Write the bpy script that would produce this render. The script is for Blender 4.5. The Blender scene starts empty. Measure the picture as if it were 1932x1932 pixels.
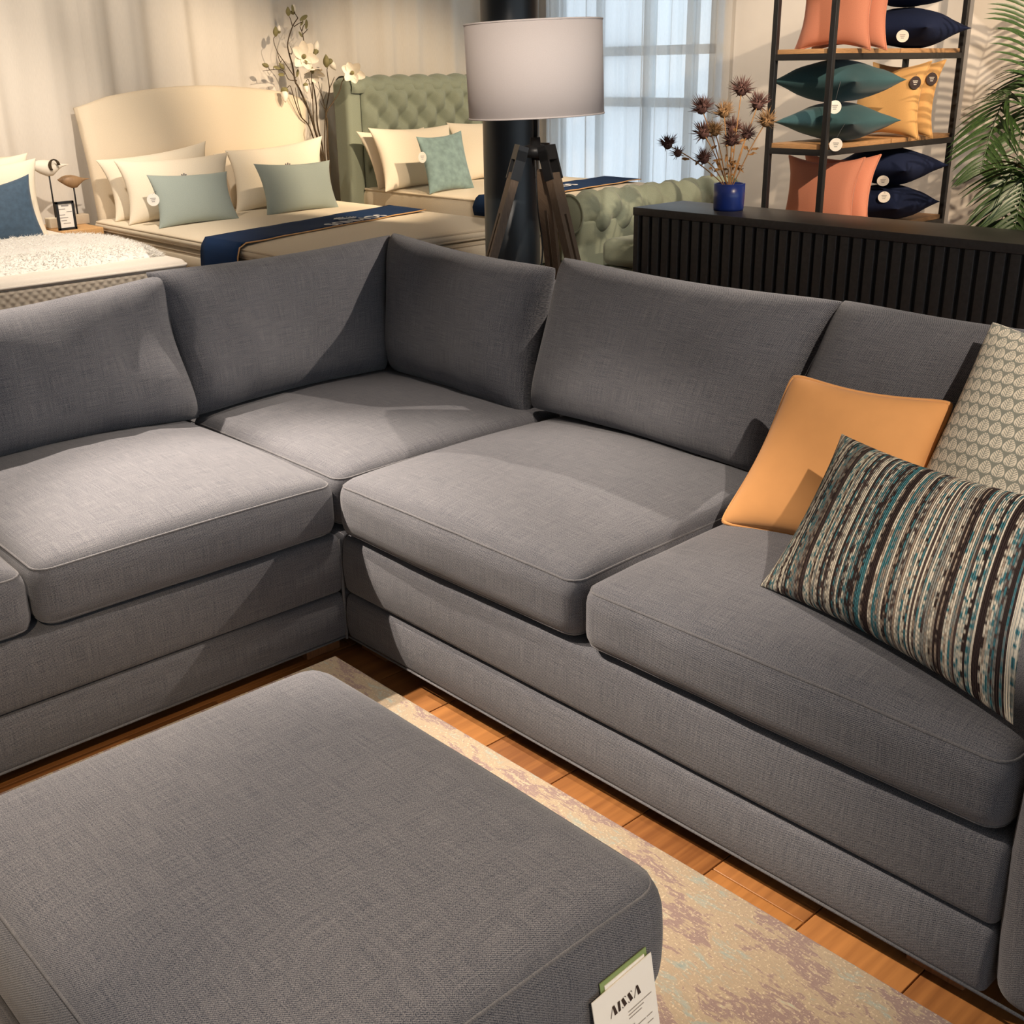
import bpy, bmesh, math, random
from mathutils import Vector, Matrix, noise
from mathutils.bvhtree import BVHTree
random.seed(7)
PI = math.pi
V = Vector
scene = bpy.context.scene
COL = scene.collection

# ------------------------------------------------------------------ camera
FPX = 2138.45
CO = V((-1.4312, -2.1635, 1.3740))
YAW, PITCH, ROLL = math.radians(47.195), math.radians(21.363), math.radians(-0.893)
FW = V((math.cos(PITCH)*math.cos(YAW), math.cos(PITCH)*math.sin(YAW), -math.sin(PITCH)))
_r = FW.cross(V((0, 0, 1))).normalized(); _u = _r.cross(FW)
RT = _r*math.cos(ROLL) + _u*math.sin(ROLL)
UP = _u*math.cos(ROLL) - _r*math.sin(ROLL)
cam_d = bpy.data.cameras.new('camera'); cam = bpy.data.objects.new('camera', cam_d); COL.objects.link(cam)
cam_d.sensor_fit = 'HORIZONTAL'; cam_d.sensor_width = 36.0; cam_d.lens = FPX/1932*36.0
cam_d.clip_start = 0.05; cam_d.clip_end = 200
cam.matrix_world = Matrix(((RT.x, UP.x, -FW.x, CO.x), (RT.y, UP.y, -FW.y, CO.y), (RT.z, UP.z, -FW.z, CO.z), (0, 0, 0, 1)))
scene.camera = cam

def ray(x, y): return FW + RT*((x-966)/FPX) - UP*((y-966)/FPX)
def on(ax, x, y, v):
    d = ray(x, y); return CO + d*((v-CO[ax])/d[ax])
def onx(x, y, v): return on(0, x, y, v)
def ony(x, y, v): return on(1, x, y, v)
def onz(x, y, v): return on(2, x, y, v)

# ------------------------------------------------------------------ world, lights, exposure
vs = scene.view_settings
vs.view_transform = 'Standard'; vs.look = 'None'; vs.exposure = 0.0; vs.gamma = 1.0; vs.use_curve_mapping = False
world = bpy.data.worlds.new('World'); scene.world = world; world.use_nodes = True
bg = world.node_tree.nodes['Background']
bg.inputs[0].default_value = (0.80, 0.91, 1.0, 1); bg.inputs[1].default_value = 1.8

def spot(name, loc, target, power, angle, blend=0.35, size=0.04, col=(1.0, 0.79, 0.56)):
    d = bpy.data.lights.new(name, 'SPOT'); d.energy = power; d.spot_size = math.radians(angle)
    d.spot_blend = blend; d.shadow_soft_size = size; d.color = col
    o = bpy.data.objects.new(name, d); COL.objects.link(o); o.location = loc
    o.rotation_euler = (V(target)-V(loc)).to_track_quat('-Z', 'Y').to_euler()
    return o
WARM = (1.0, 0.78, 0.55)
NEUT = (1.0, 0.86, 0.72)
SPOTS = [
    ('spot_corner', (-1.15, 1.25, 2.62), (0.0, -0.40, 0.25), 740, 31, .6, .02, NEUT),
    ('spot_sofa', (2.75, -1.10, 2.62), (-0.05, 0.30, 0.45), 420, 40, .5, .02, NEUT),
    ('spot_seats', (0.15, -0.15, 2.66), (0.10, 0.02, 0.45), 150, 46, .8, .03, NEUT),
    ('spot_cushions', (-0.75, -2.9, 2.62), (0.65, -1.18, 0.74), 330, 29, .5, .02, NEUT),
    ('spot_ottoman', (-1.2, 0.2, 2.62), (-0.85, -1.15, 0.4), 340, 50, .7, .03, NEUT),
    ('spot_left', (-0.35, 1.45, 2.62), (-0.55, 0.30, 0.50), 540, 42, .6, .02, NEUT),
    ('spot_front', (-2.1, -2.5, 2.62), (-0.95, -0.06, 0.0), 230, 24, .7, .03, WARM),
    ('spot_card', (-1.5, -3.3, 2.62), (-0.62, -1.42, 0.25), 230, 22, .7, .03, WARM),
    ('fill_lampshade', (-1.3, -2.0, 2.62), (1.5, 0.85, 1.37), 560, 12, .6, .03, NEUT),  # added fill without a fixture, brightens the lamp shade
    ('spot_bed_cream', (2.3, 1.3, 2.65), (1.85, 3.6, 0.85), 330, 52, .6, .03, WARM),
    ('spot_bed_left', (0.9, 1.5, 2.65), (0.4, 3.4, 0.75), 240, 60, .6, .03, NEUT),
    ('spot_bed_green', (3.1, 1.2, 2.65), (3.3, 3.6, 0.9), 300, 46, .6, .03, WARM),
    ('spot_curtain', (0.3, 2.6, 2.65), (1.0, 4.15, 1.5), 130, 80, .8, .05, NEUT),
    ('spot_footboard', (2.3, -0.1, 2.65), (3.6, 1.9, 0.6), 160, 30, .7, .03, NEUT),
    ('fill_wall', (3.2, 2.2, 2.65), (4.8, 1.7, 1.3), 130, 70, .8, .04, NEUT),  # added fill to lift the wall between window and shelf
    ('spot_shelf', (2.0, -1.4, 2.65), (3.8, 0.8, 1.1), 420, 45, .5, .02, WARM),
    ('spot_palm', (3.0, -1.9, 2.65), (4.5, 0.4, 1.0), 330, 42, .5, .02, WARM),
]
for s in SPOTS: spot(*s)

# ------------------------------------------------------------------ mesh helpers
WL = {}
class MB:
    def __init__(s): s.v = []; s.f = []; s.uv = []
    def face(s, idx, uvs=None):
        s.f.append(idx)
        s.uv.append(uvs if uvs else [(s.v[i][0]+s.v[i][1], s.v[i][2]) for i in idx])
    def grid(s, fn, nu, nv, uvfn=None, flip=False):
        b = len(s.v); uvs = []
        for j in range(nv+1):
            for i in range(nu+1):
                a, c = i/nu, j/nv
                s.v.append(V(fn(a, c))); uvs.append(uvfn(a, c) if uvfn else None)
        w = nu+1
        for j in range(nv):
            for i in range(nu):
                q = [j*w+i, j*w+i+1, (j+1)*w+i+1, (j+1)*w+i]
                if flip: q.reverse()
                s.face([b+k for k in q], [uvs[k] for k in q] if uvfn else None)
        return s
    def box(s, lo, hi):
        return s.rbox(lo, hi, 0, 1)
    def rbox(s, lo, hi, r=0.02, n=8, fn=None):
        lo, hi = V(lo), V(hi); c = (lo+hi)/2; h = (hi-lo)/2
        r = min(r, h.x, h.y, h.z)
        ih = V((h.x-r, h.y-r, h.z-r))
        def m(p):
            if r > 0:
                k = V((max(-ih.x, min(ih.x, p.x)), max(-ih.y, min(ih.y, p.y)), max(-ih.z, min(ih.z, p.z))))
                d = p-k
                p = k + (d.normalized()*r if d.length > 1e-9 else d)
            q = c+p
            return V(fn(q)) if fn else q
        def samples(L):
            if r <= 0: return [-L + 2*L*i/n for i in range(n+1)]
            e = [-L, -L+r*.25, -L+r*.6, -L+r]
            mid = [-(L-r)+2*(L-r)*i/n for i in range(1, n)] if L > r*1.01 else []
            return e + mid + [L-r, L-r*.6, L-r*.25, L]
        for ax in range(3):
            a1, a2 = [(1, 2), (2, 0), (0, 1)][ax]
            S1, S2 = samples(h[a1]), samples(h[a2])
            for sg in (-1, 1):
                b = len(s.v); w = len(S1); uvl = []
                for y in S2:
                    for x in S1:
                        p = V((0, 0, 0)); p[ax] = sg*h[ax]; p[a1] = x; p[a2] = y
                        s.v.append(m(p))
                        q = c+p
                        uvl.append((q.x, q.y) if ax == 2 else ((q.y, q.z) if ax == 0 else (q.x, q.z)))
                for j in range(len(S2)-1):
                    for i in range(w-1):
                        q = [j*w+i, j*w+i+1, (j+1)*w+i+1, (j+1)*w+i]
                        if sg < 0: q.reverse()
                        s.face([b+k for k in q], [uvl[k] for k in q])
        return s
    def tube(s, path, r, n=6, closed=False, cap=True):
        path = [V(p) for p in path]; N = len(path); b = len(s.v)
        prev = None; L = 0
        rf = r if callable(r) else (lambda t: r)
        Ls = []
        for i, p in enumerate(path):
            if closed: t = path[(i+1) % N]-path[i-1]
            else: t = path[min(i+1, N-1)]-path[max(i-1, 0)]
            if t.length < 1e-9: t = V((0, 0, 1))
            t.normalize()
            if prev is None:
                a = V((0, 0, 1)) if abs(t.z) < .9 else V((1, 0, 0))
                nrm = t.cross(a).normalized()
            else:
                nrm = (prev - t*prev.dot(t))
                nrm = nrm.normalized() if nrm.length > 1e-6 else t.orthogonal().normalized()
            prev = nrm; bi = t.cross(nrm)
            if i: L += (p-path[i-1]).length
            Ls.append(L); rr = rf(i/max(1, N-1))
            for k in range(n):
                a = 2*PI*k/n
                s.v.append(p + (nrm*math.cos(a)+bi*math.sin(a))*rr)
        for i in range(N if closed else N-1):
            j = (i+1) % N
            for k in range(n):
                k2 = (k+1) % n
                s.face([b+i*n+k, b+i*n+k2, b+j*n+k2, b+j*n+k],
                       [(k/n*.05, Ls[i]), ((k+1)/n*.05, Ls[i]), ((k+1)/n*.05, Ls[j]), (k/n*.05, Ls[j])])
        if cap and not closed:
            s.face([b+k for k in range(n)][::-1]); s.face([b+(N-1)*n+k for k in range(n)])
        return s
    def lathe(s, prof, c=(0, 0, 0), n=24, sx=1, sy=1):
        c = V(c)
        return s.grid(lambda a, t: c+V((math.cos(a*2*PI)*prof[round(t*(len(prof)-1))][0]*sx, math.sin(a*2*PI)*prof[round(t*(len(prof)-1))][0]*sy, prof[round(t*(len(prof)-1))][1])),
                      n, len(prof)-1, lambda a, t: (a*.5, t*.3))
    def ellip(s, c, ax, n=10, m=6):
        c = V(c); A = [V(a) for a in ax]
        return s.grid(lambda a, t: c + A[0]*math.cos(a*2*PI)*math.sin(t*PI) + A[1]*math.sin(a*2*PI)*math.sin(t*PI) - A[2]*math.cos(t*PI), n, m, lambda a, t: (a*.1, t*.1))
    def build(s, name, mat, parent=None, smooth=True, weld=True):
        me = bpy.data.meshes.new(name)
        xs = [V(p) for p in s.v]
        c = V([(min(p[k] for p in xs)+max(p[k] for p in xs))/2 for k in range(3)])
        c.z = min(p.z for p in xs)
        me.from_pydata([tuple(p-c) for p in xs], [], s.f)
        uvl = me.uv_layers.new(name='UVMap')
        flat = [t for f in s.uv for q in f for t in q]
        uvl.data.foreach_set('uv', flat)
        if weld:
            bm = bmesh.new(); bm.from_mesh(me)
            bmesh.ops.remove_doubles(bm, verts=bm.verts, dist=2e-5)
            bmesh.ops.recalc_face_normals(bm, faces=bm.faces)
            bm.to_mesh(me); bm.free()
        if smooth: me.polygons.foreach_set('use_smooth', [True]*len(me.polygons))
        me.materials.append(mat)
        o = bpy.data.objects.new(name, me); COL.objects.link(o)
        WL[o] = c
        if parent: o.parent = parent; o.location = c-WL[parent]
        else: o.location = c
        return o
def tag(o, label=None, cat=None, group=None, kind=None):
    if label: o['label'] = label
    if cat: o['category'] = cat
    if group: o['group'] = group
    if kind: o['kind'] = kind
    return o
def empty(name, loc, label, cat, group=None):
    o = bpy.data.objects.new(name, None); COL.objects.link(o); o.location = loc; WL[o] = V(loc)
    o.empty_display_size = .05
    return tag(o, label, cat, group)
def struct(o): o['kind'] = 'structure'; return o
def nz(p, s, k=0): return noise.noise(V(p)*s+V((k*7.1, k*3.3, k*1.7)))
def lerp(a, b, t): return a+(b-a)*t
def smooth_path(pts, n=6):
    pts = [V(p) for p in pts]; out = []
    for i in range(len(pts)-1):
        p0 = pts[max(i-1, 0)]; p1 = pts[i]; p2 = pts[i+1]; p3 = pts[min(i+2, len(pts)-1)]
        for k in range(n):
            t = k/n
            out.append(.5*((2*p1)+(p2-p0)*t+(2*p0-5*p1+4*p2-p3)*t*t+(3*p1-p0-3*p2+p3)*t**3))
    out.append(pts[-1]); return out

# ------------------------------------------------------------------ materials
class NT:
    def __init__(s, name):
        s.m = bpy.data.materials.new(name); s.m.use_nodes = True; s.t = s.m.node_tree
        s.b = s.t.nodes['Principled BSDF']; s.out = s.t.nodes['Material Output']
    def n(s, typ, inp=None, **kw):
        d = s.t.nodes.new(typ)
        for k, v in kw.items(): setattr(d, k, v)
        for k, v in (inp or {}).items(): s.set(d.inputs[k], v)
        return d
    def set(s, sock, v):
        if isinstance(v, bpy.types.NodeSocket): s.t.links.new(v, sock)
        elif isinstance(v, bpy.types.Node): s.t.links.new(v.outputs[0], sock)
        else: sock.default_value = v
    def math(s, op, a, b=0.0, c=0.0): return s.n('ShaderNodeMath', {0: a, 1: b, 2: c}, operation=op).outputs[0]
    def uv(s): 
        d = s.n('ShaderNodeTexCoord'); return d.outputs['UV']
    def map(s, vec, scale=(1, 1, 1), rot=(0, 0, 0)):
        return s.n('ShaderNodeMapping', {'Vector': vec, 'Scale': scale, 'Rotation': rot}).outputs[0]
    def noise(s, vec, scale=5, detail=2, rough=.5):
        return s.n('ShaderNodeTexNoise', {'Vector': vec, 'Scale': scale, 'Detail': detail, 'Roughness': rough}).outputs[0]
    def ramp(s, fac, stops, interp='LINEAR'):
        r = s.n('ShaderNodeValToRGB', {0: fac}); e = r.color_ramp.elements; r.color_ramp.interpolation = interp
        while len(e) < len(stops): e.new(.5)
        for q, (p, c) in zip(e, stops): q.position = p; q.color = (*c, 1) if len(c) == 3 else c
        return r.outputs[0]
    def bump(s, h, strength=.3, dist=.002):
        d = s.n('ShaderNodeBump', {'Height': h, 'Strength': strength, 'Distance': dist}); s.set(s.b.inputs['Normal'], d.outputs[0])
    def set_b(s, **kw):
        for k, v in kw.items(): s.set(s.b.inputs[k.replace('_', ' ')], v)
        return s.m
def rgb(h):
    c = [int(h[i:i+2], 16)/255 for i in (0, 2, 4)]
    return tuple(x/12.92 if x <= .04045 else ((x+.055)/1.055)**2.4 for x in c)
def plain(name, c, rough=.6, var=.12, scale=30, bump=0, sheen=0, metal=0, stretch=(1, 1, 1)):
    t = NT(name); c = rgb(c) if isinstance(c, str) else c
    nn = t.noise(t.map(t.uv(), stretch), scale, 3)
    col = t.ramp(nn, [(.25, tuple(x*(1-var) for x in c)), (.75, tuple(min(1, x*(1+var)) for x in c))])
    t.set_b(Base_Color=col, Roughness=rough, Metallic=metal)
    if rough >= .78: t.set_b(Specular_IOR_Level=.15)
    if sheen: t.set_b(Sheen_Weight=sheen, Sheen_Roughness=.4)
    if bump: t.bump(nn, bump)
    return t.m
def weave(name, dark, light, pitch=.0034, bias=.5, contrast=1.0, sheen=.15):
    t = NT(name); uv = t.uv()
    sp = t.n('ShaderNodeSeparateXYZ', {0: uv}); u, v = sp.outputs[0], sp.outputs[1]
    k = 2*PI/pitch
    su = t.math('SINE', t.math('MULTIPLY', u, k)); sv = t.math('SINE', t.math('MULTIPLY', v, k))
    tw = t.math('SINE', t.math('MULTIPLY', t.math('ADD', t.math('MULTIPLY', u, .75), v), k))
    n1 = t.noise(t.map(uv, (14, 600, 1)), 1, 2); n2 = t.noise(t.map(uv, (600, 14, 1)), 1, 2)
    n3 = t.noise(uv, 620, 1)
    f = t.math('MULTIPLY_ADD', t.math('MULTIPLY', su, sv), .10, bias)
    f = t.math('MULTIPLY_ADD', tw, .17, f)
    f = t.math('MULTIPLY_ADD', t.math('SUBTRACT', n1, .5), .5*contrast, f)
    f = t.math('MULTIPLY_ADD', t.math('SUBTRACT', n2, .5), .5*contrast, f)
    f = t.math('MULTIPLY_ADD', t.math('SUBTRACT', n3, .5), 1.35*contrast, f)
    col = t.ramp(f, [(.14, dark), (.86, light)])
    t.set_b(Base_Color=col, Roughness=.9, Sheen_Weight=sheen, Sheen_Roughness=.5, Specular_IOR_Level=.15)
    t.bump(f, .35, .0012)
    return t.m
M = {}
M['sofa'] = weave('sofa_weave', (.021, .026, .040), (.186, .180, .188))
M['sofa_pipe'] = weave('piping_weave', (.03, .034, .046), (.20, .19, .19), .002)
M['wall'] = plain('wall_paint', 'd8d0c6', .85, .02, 8)
M['wall_grey'] = plain('grey_wall_paint', 'cfc8bf', .85, .02, 8)
M['ceil'] = plain('ceiling_paint', 'e8e4de', .9, .02, 8)
M['column'] = plain('dark_blue_steel_paint', (.012, .018, .024), .38, .25, 14, .05)
M['charcoal'] = plain('charcoal_lacquer', (.056, .052, .050), .42, .15, 60)
M['black'] = plain('black_metal', (.012, .012, .013), .45, .2, 40)
M['cream'] = plain('cream_linen', 'e8dcc6', .85, .05, 220, .08, .1)
M['cream_head'] = plain('cream_upholstery', 'dccdb4', .85, .05, 260, .08, .1)
M['white_cotton'] = plain('white_cotton', 'f0e8dc', .85, .03, 120, .05, .1)
M['mattress'] = plain('mattress_ticking', 'e9dcc4', .85, .05, 160, .1, .1)
M['quilt'] = plain('quilted_mattress_side', 'cfc4b4', .85, .06, 200, .1)
M['fur'] = plain('white_fur', 'f2efe8', .95, .03, 90, 0, .4)
M['sage'] = plain('sage_green_upholstery', (.27, .30, .225), .85, .10, 240, .08, .25)
M['sage_dark'] = M['sage']
M['navy_cloth'] = plain('navy_cloth', (.010, .032, .095), .9, .2, 200, .08)
M['navy'] = plain('navy_cushion_cloth', (.010, .016, .046), .9, .2, 300, .08)
M['navy_vel'] = plain('slate_blue_velvet', (.045, .085, .135), .75, .2, 40, .05, .4)
M['coral'] = plain('coral_cloth', (.62, .245, .155), .85, .08, 300, .08, .2)
M['mustard'] = plain('mustard_cloth', (.62, .36, .14), .85, .08, 300, .08, .2)
M['orange'] = plain('apricot_velvet', (.60, .29, .105), .85, .03, 26, .03, .2)
M['teal'] = plain('teal_cloth', (.045, .105, .12), .85, .12, 300, .08, .2)
M['greygreen'] = plain('grey_green_wool', (.33, .38, .345), .9, .08, 320, .1, .2)
M['bluevel'] = plain('pale_teal_velvet', (.23, .33, .32), .8, .22, 24, .06, .5)
M['lampwood'] = plain('grey_brown_wood', (.155, .105, .068), .6, .3, 9, .08, stretch=(30, 3, 1))
M['shelfwood'] = plain('shelf_oak', (.42, .23, .10), .6, .25, 9, .05, stretch=(3, 30, 1))
M['oaklight'] = plain('light_oak', (.62, .36, .15), .55, .15, 9, .05, stretch=(30, 3, 1))
M['leg'] = plain('sofa_leg_wood', (.20, .085, .032), .5, .25, 9, .05, stretch=(30, 3, 1))
M['shade'] = plain('lamp_shade_linen', (.68, .62, .60), .9, .03, 300, .03)
M['vase'] = plain('cobalt_glaze', (.012, .035, .22), .3, .15, 20)
M['paper'] = plain('paper_card', 'f2ece2', .6, .02, 20)
M['ink'] = plain('dark_brown_ink', (.035, .018, .012), .6, .05, 20)
M['ink_grey'] = plain('grey_ink', (.30, .28, .27), .6, .05, 20)
M['green_card'] = plain('green_card', (.24, .32, .12), .6, .05, 20)
M['white_thread'] = plain('white_thread', (.75, .75, .76), .7, .05, 20)
M['grey_thread'] = plain('grey_thread', (.12, .12, .13), .7, .05, 20)
M['brown_tag'] = plain('dark_brown_tag', (.03, .012, .010), .3, .1, 20)
M['thistle'] = plain('dried_thistle', (.115, .060, .052), .85, .4, 60)
M['thistle_tan'] = plain('dried_thistle_tan', (.26, .155, .075), .85, .35, 60)
M['drystem'] = plain('dried_stem', (.30, .155, .055), .75, .3, 60)
M['petal'] = plain('magnolia_petal', 'f4ead8', .6, .04, 30, 0, .1)
M['bud'] = plain('magnolia_bud_green', (.21, .185, .075), .7, .15, 40)
M['branch'] = plain('magnolia_branch_bark', (.075, .052, .030), .8, .3, 60, .1)
M['birdwhite'] = plain('whitewashed_wood', 'e6dccb', .7, .05, 20)
M['birdwood'] = plain('brown_wood', (.33, .20, .10), .55, .2, 10, 0, stretch=(1, 12, 1))
M['stone'] = plain('beige_stone', 'b8a993', .7, .1, 30)
M['winframe'] = plain('window_frame_paint', 'b9c0c4', .5, .03, 20)
M['glassbird'] = M['birdwhite']
def mk_leaf():
    t = NT('palm_leaf'); nn = t.noise(t.uv(), 24, 3)
    t.set_b(Base_Color=t.ramp(nn, [(.3, (.010, .034, .009)), (.7, (.045, .085, .020))]), Roughness=.42)
    return t.m
M['palm'] = mk_leaf()
def mk_floor():
    t = NT('warm_oak_floor'); uv = t.uv()
    oi = t.n('ShaderNodeObjectInfo').outputs['Random']
    off = t.n('ShaderNodeVectorMath', {0: uv, 1: t.n('ShaderNodeCombineXYZ', {0: t.math('MULTIPLY', oi, 17.0), 1: t.math('MULTIPLY', oi, 5.0)})}, operation='ADD').outputs[0]
    g = t.noise(t.map(off, (3, 60, 1)), 1, 4); g2 = t.noise(t.map(off, (2, 9, 1)), 1, 2)
    f = t.math('ADD', t.math('MULTIPLY', g, .6), t.math('ADD', t.math('MULTIPLY', g2, .4), t.math('MULTIPLY', t.math('SUBTRACT', oi, .5), .25)))
    t.set_b(Base_Color=t.ramp(f, [(.3, (.16, .058, .016)), (.7, (.36, .150, .042))]), Roughness=.42)
    t.bump(g, .05); return t.m
M['floor'] = mk_floor()
def mk_rug():
    t = NT('abstract_rug'); uv = t.uv()
    w = t.noise(uv, 9, 2)
    duv = t.n('ShaderNodeVectorMath', {0: uv, 1: t.n('ShaderNodeCombineXYZ', {0: t.math('MULTIPLY', w, .10), 1: t.math('MULTIPLY', w, .05)})}, operation='ADD').outputs[0]
    a = t.noise(t.map(duv, (16, 5.5, 1), (0, 0, .25)), 1, 5, .68)
    st = t.noise(t.map(uv, (160, 26, 1)), 1, 3, .7)
    f = t.math('ADD', t.math('MULTIPLY', a, .72), t.math('MULTIPLY', st, .28))
    col = t.ramp(f, [(.33, (.17, .20, .18)), (.40, (.25, .25, .20)), (.44, (.27, .205, .135)), (.50, (.30, .23, .15)),
                     (.53, (.20, .135, .115)), (.58, (.19, .125, .11)), (.61, (.33, .255, .17)), (.68, (.28, .30, .22))])
    fl = t.noise(uv, 210, 2)
    col2 = t.n('ShaderNodeMixRGB', {0: t.math('MULTIPLY', t.math('GREATER_THAN', fl, .62), .45), 1: col, 2: (.55, .44, .30, 1)}).outputs[0]
    t.set_b(Base_Color=col2, Roughness=.85, Sheen_Weight=.15); t.bump(t.math('ADD', st, fl), .5, .002); return t.m
M['rug'] = mk_rug()
def mk_stripes():
    t = NT('woven_stripe_cloth'); sp = t.n('ShaderNodeSeparateXYZ', {0: t.uv()}); u, v = sp.outputs[0], sp.outputs[1]
    pitch = .0036
    uw = t.math('MULTIPLY_ADD', t.math('SUBTRACT', t.noise(t.uv(), 8, 1), .5), .006, u)
    row = t.math('FLOOR', t.math('DIVIDE', uw, pitch))
    low = t.n('ShaderNodeTexNoise', {'W': t.math('MULTIPLY', row, .22), 'Scale': 1.0, 'Detail': 1}, noise_dimensions='1D').outputs[0]
    wn = t.n('ShaderNodeTexWhiteNoise', {'W': row}, noise_dimensions='1D').outputs[0]
    wn2 = t.n('ShaderNodeTexWhiteNoise', {'W': t.math('ADD', row, 313.0)}, noise_dimensions='1D').outputs[0]
    dv = t.n('ShaderNodeCombineXYZ', {0: t.math('MULTIPLY', row, 13.7), 1: t.math('MULTIPLY', v, 75.0)})
    dash = t.n('ShaderNodeClamp', {0: t.math('MULTIPLY_ADD', t.math('SUBTRACT', t.noise(dv, 1, 1), .52), 5.0, .5)}).outputs[0]
    D, D2, T, G, C_, B = (.035, .022, .020), (.075, .050, .045), (.050, .165, .190), (.24, .235, .21), (.66, .59, .47), (.30, .23, .175)
    bands = t.math('MULTIPLY_ADD', t.math('SUBTRACT', low, .5), 1.5, .5)
    f1 = t.math('MULTIPLY_ADD', t.math('SUBTRACT', wn, .5), .62, bands); f2 = t.math('MULTIPLY_ADD', t.math('SUBTRACT', wn2, .5), .62, bands)
    stops = [(.0, D), (.27, D2), (.36, B), (.44, G), (.53, C_), (.66, T), (.75, C_), (.84, G), (.92, T)]
    col = t.n('ShaderNodeMixRGB', {0: dash, 1: t.ramp(f1, stops, 'CONSTANT'), 2: t.ramp(f2, stops, 'CONSTANT')}).outputs[0]
    rib = t.math('SINE', t.math('MULTIPLY', uw, 2*PI/pitch)); knot = t.math('SINE', t.math('MULTIPLY_ADD', v, 2*PI/.009, t.math('MULTIPLY', row, 2.4)))
    h = t.math('ADD', rib, t.math('MULTIPLY', knot, .5))
    t.set_b(Base_Color=col, Roughness=.9, Specular_IOR_Level=.15); t.bump(h, .9, .0018); return t.m
M['stripes'] = mk_stripes()
def mk_leafprint():
    t = NT('leaf_print_cloth'); sp = t.n('ShaderNodeSeparateXYZ', {0: t.uv()}); u, v = sp.outputs[0], sp.outputs[1]
    cw, ch = .027, .023
    r = t.math('DIVIDE', v, ch); row = t.math('FLOOR', r); y = t.math('SUBTRACT', t.math('SUBTRACT', r, row), .5)
    c = t.math('ADD', t.math('DIVIDE', u, cw), t.math('MULTIPLY', t.math('MODULO', t.math('ABSOLUTE', row), 2.0), .5))
    x = t.math('SUBTRACT', t.math('FRACT', c), .5); ax = t.math('ABSOLUTE', x)
    # leaf outline: widest below the middle, pointed at the top
    prof = t.math('MULTIPLY', t.math('SQRT', t.math('MAXIMUM', t.math('SUBTRACT', .25, t.math('MULTIPLY', y, y)), 0)), t.math('SUBTRACT', .88, t.math('MULTIPLY', y, .55)))
    ins = t.math('LESS_THAN', ax, prof)
    vein = t.math('GREATER_THAN', t.math('SINE', t.math('MULTIPLY', t.math('SUBTRACT', y, t.math('MULTIPLY', ax, .9)), 30.0)), .15)
    vein = t.math('MULTIPLY', vein, t.math('LESS_THAN', ax, .33))
    rib = t.math('LESS_THAN', ax, .035)
    dark = t.math('MAXIMUM', t.math('SUBTRACT', 1.0, ins), t.math('MULTIPLY', t.math('MAXIMUM', vein, rib), .8))
    col = t.n('ShaderNodeMixRGB', {0: dark, 1: (.80, .72, .58, 1), 2: (.25, .255, .21, 1)}).outputs[0]
    t.set_b(Base_Color=col, Roughness=.9, Sheen_Weight=.1); t.bump(t.noise(t.uv(), 700, 1), .2, .001); return t.m
M['leafprint'] = mk_leafprint()
def cloth_trans(name, c, transp, transl):
    t = NT(name); n = t.t.nodes; L = t.t.links
    nn = t.noise(t.map(t.uv(), (400, 30, 1)), 1, 2)
    col = t.ramp(nn, [(.3, tuple(x*.93 for x in c)), (.7, c)])
    di = t.n('ShaderNodeBsdfDiffuse', {'Color': col}); tl = t.n('ShaderNodeBsdfTranslucent', {'Color': col}); tr = t.n('ShaderNodeBsdfTransparent')
    m1 = t.n('ShaderNodeMixShader', {0: transl, 1: di.outputs[0], 2: tl.outputs[0]})
    m2 = t.n('ShaderNodeMixShader', {0: transp, 1: m1.outputs[0], 2: tr.outputs[0]})
    L.new(m2.outputs[0], t.out.inputs[0]); return t.m
M['sheer'] = cloth_trans('sheer_voile', (.93, .93, .92), .36, .65)
M['drape'] = cloth_trans('ivory_drape', (.80, .74, .65), 0.0, .12)
def mk_glass():
    t = NT('window_glass'); gl = t.n('ShaderNodeBsdfGlossy', {'Roughness': .02}); tr = t.n('ShaderNodeBsdfTransparent', {'Color': (.95, .98, 1, 1)})
    m = t.n('ShaderNodeMixShader', {0: .06, 1: tr.outputs[0], 2: gl.outputs[0]}); t.t.links.new(m.outputs[0], t.out.inputs[0]); return t.m
M['glass'] = mk_glass()
M['added_frost'] = cloth_trans('added_frosted_glass', (.93, .95, .97), 0.0, .95)  # translucent filler for the extra panes that backlight the sheers

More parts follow.
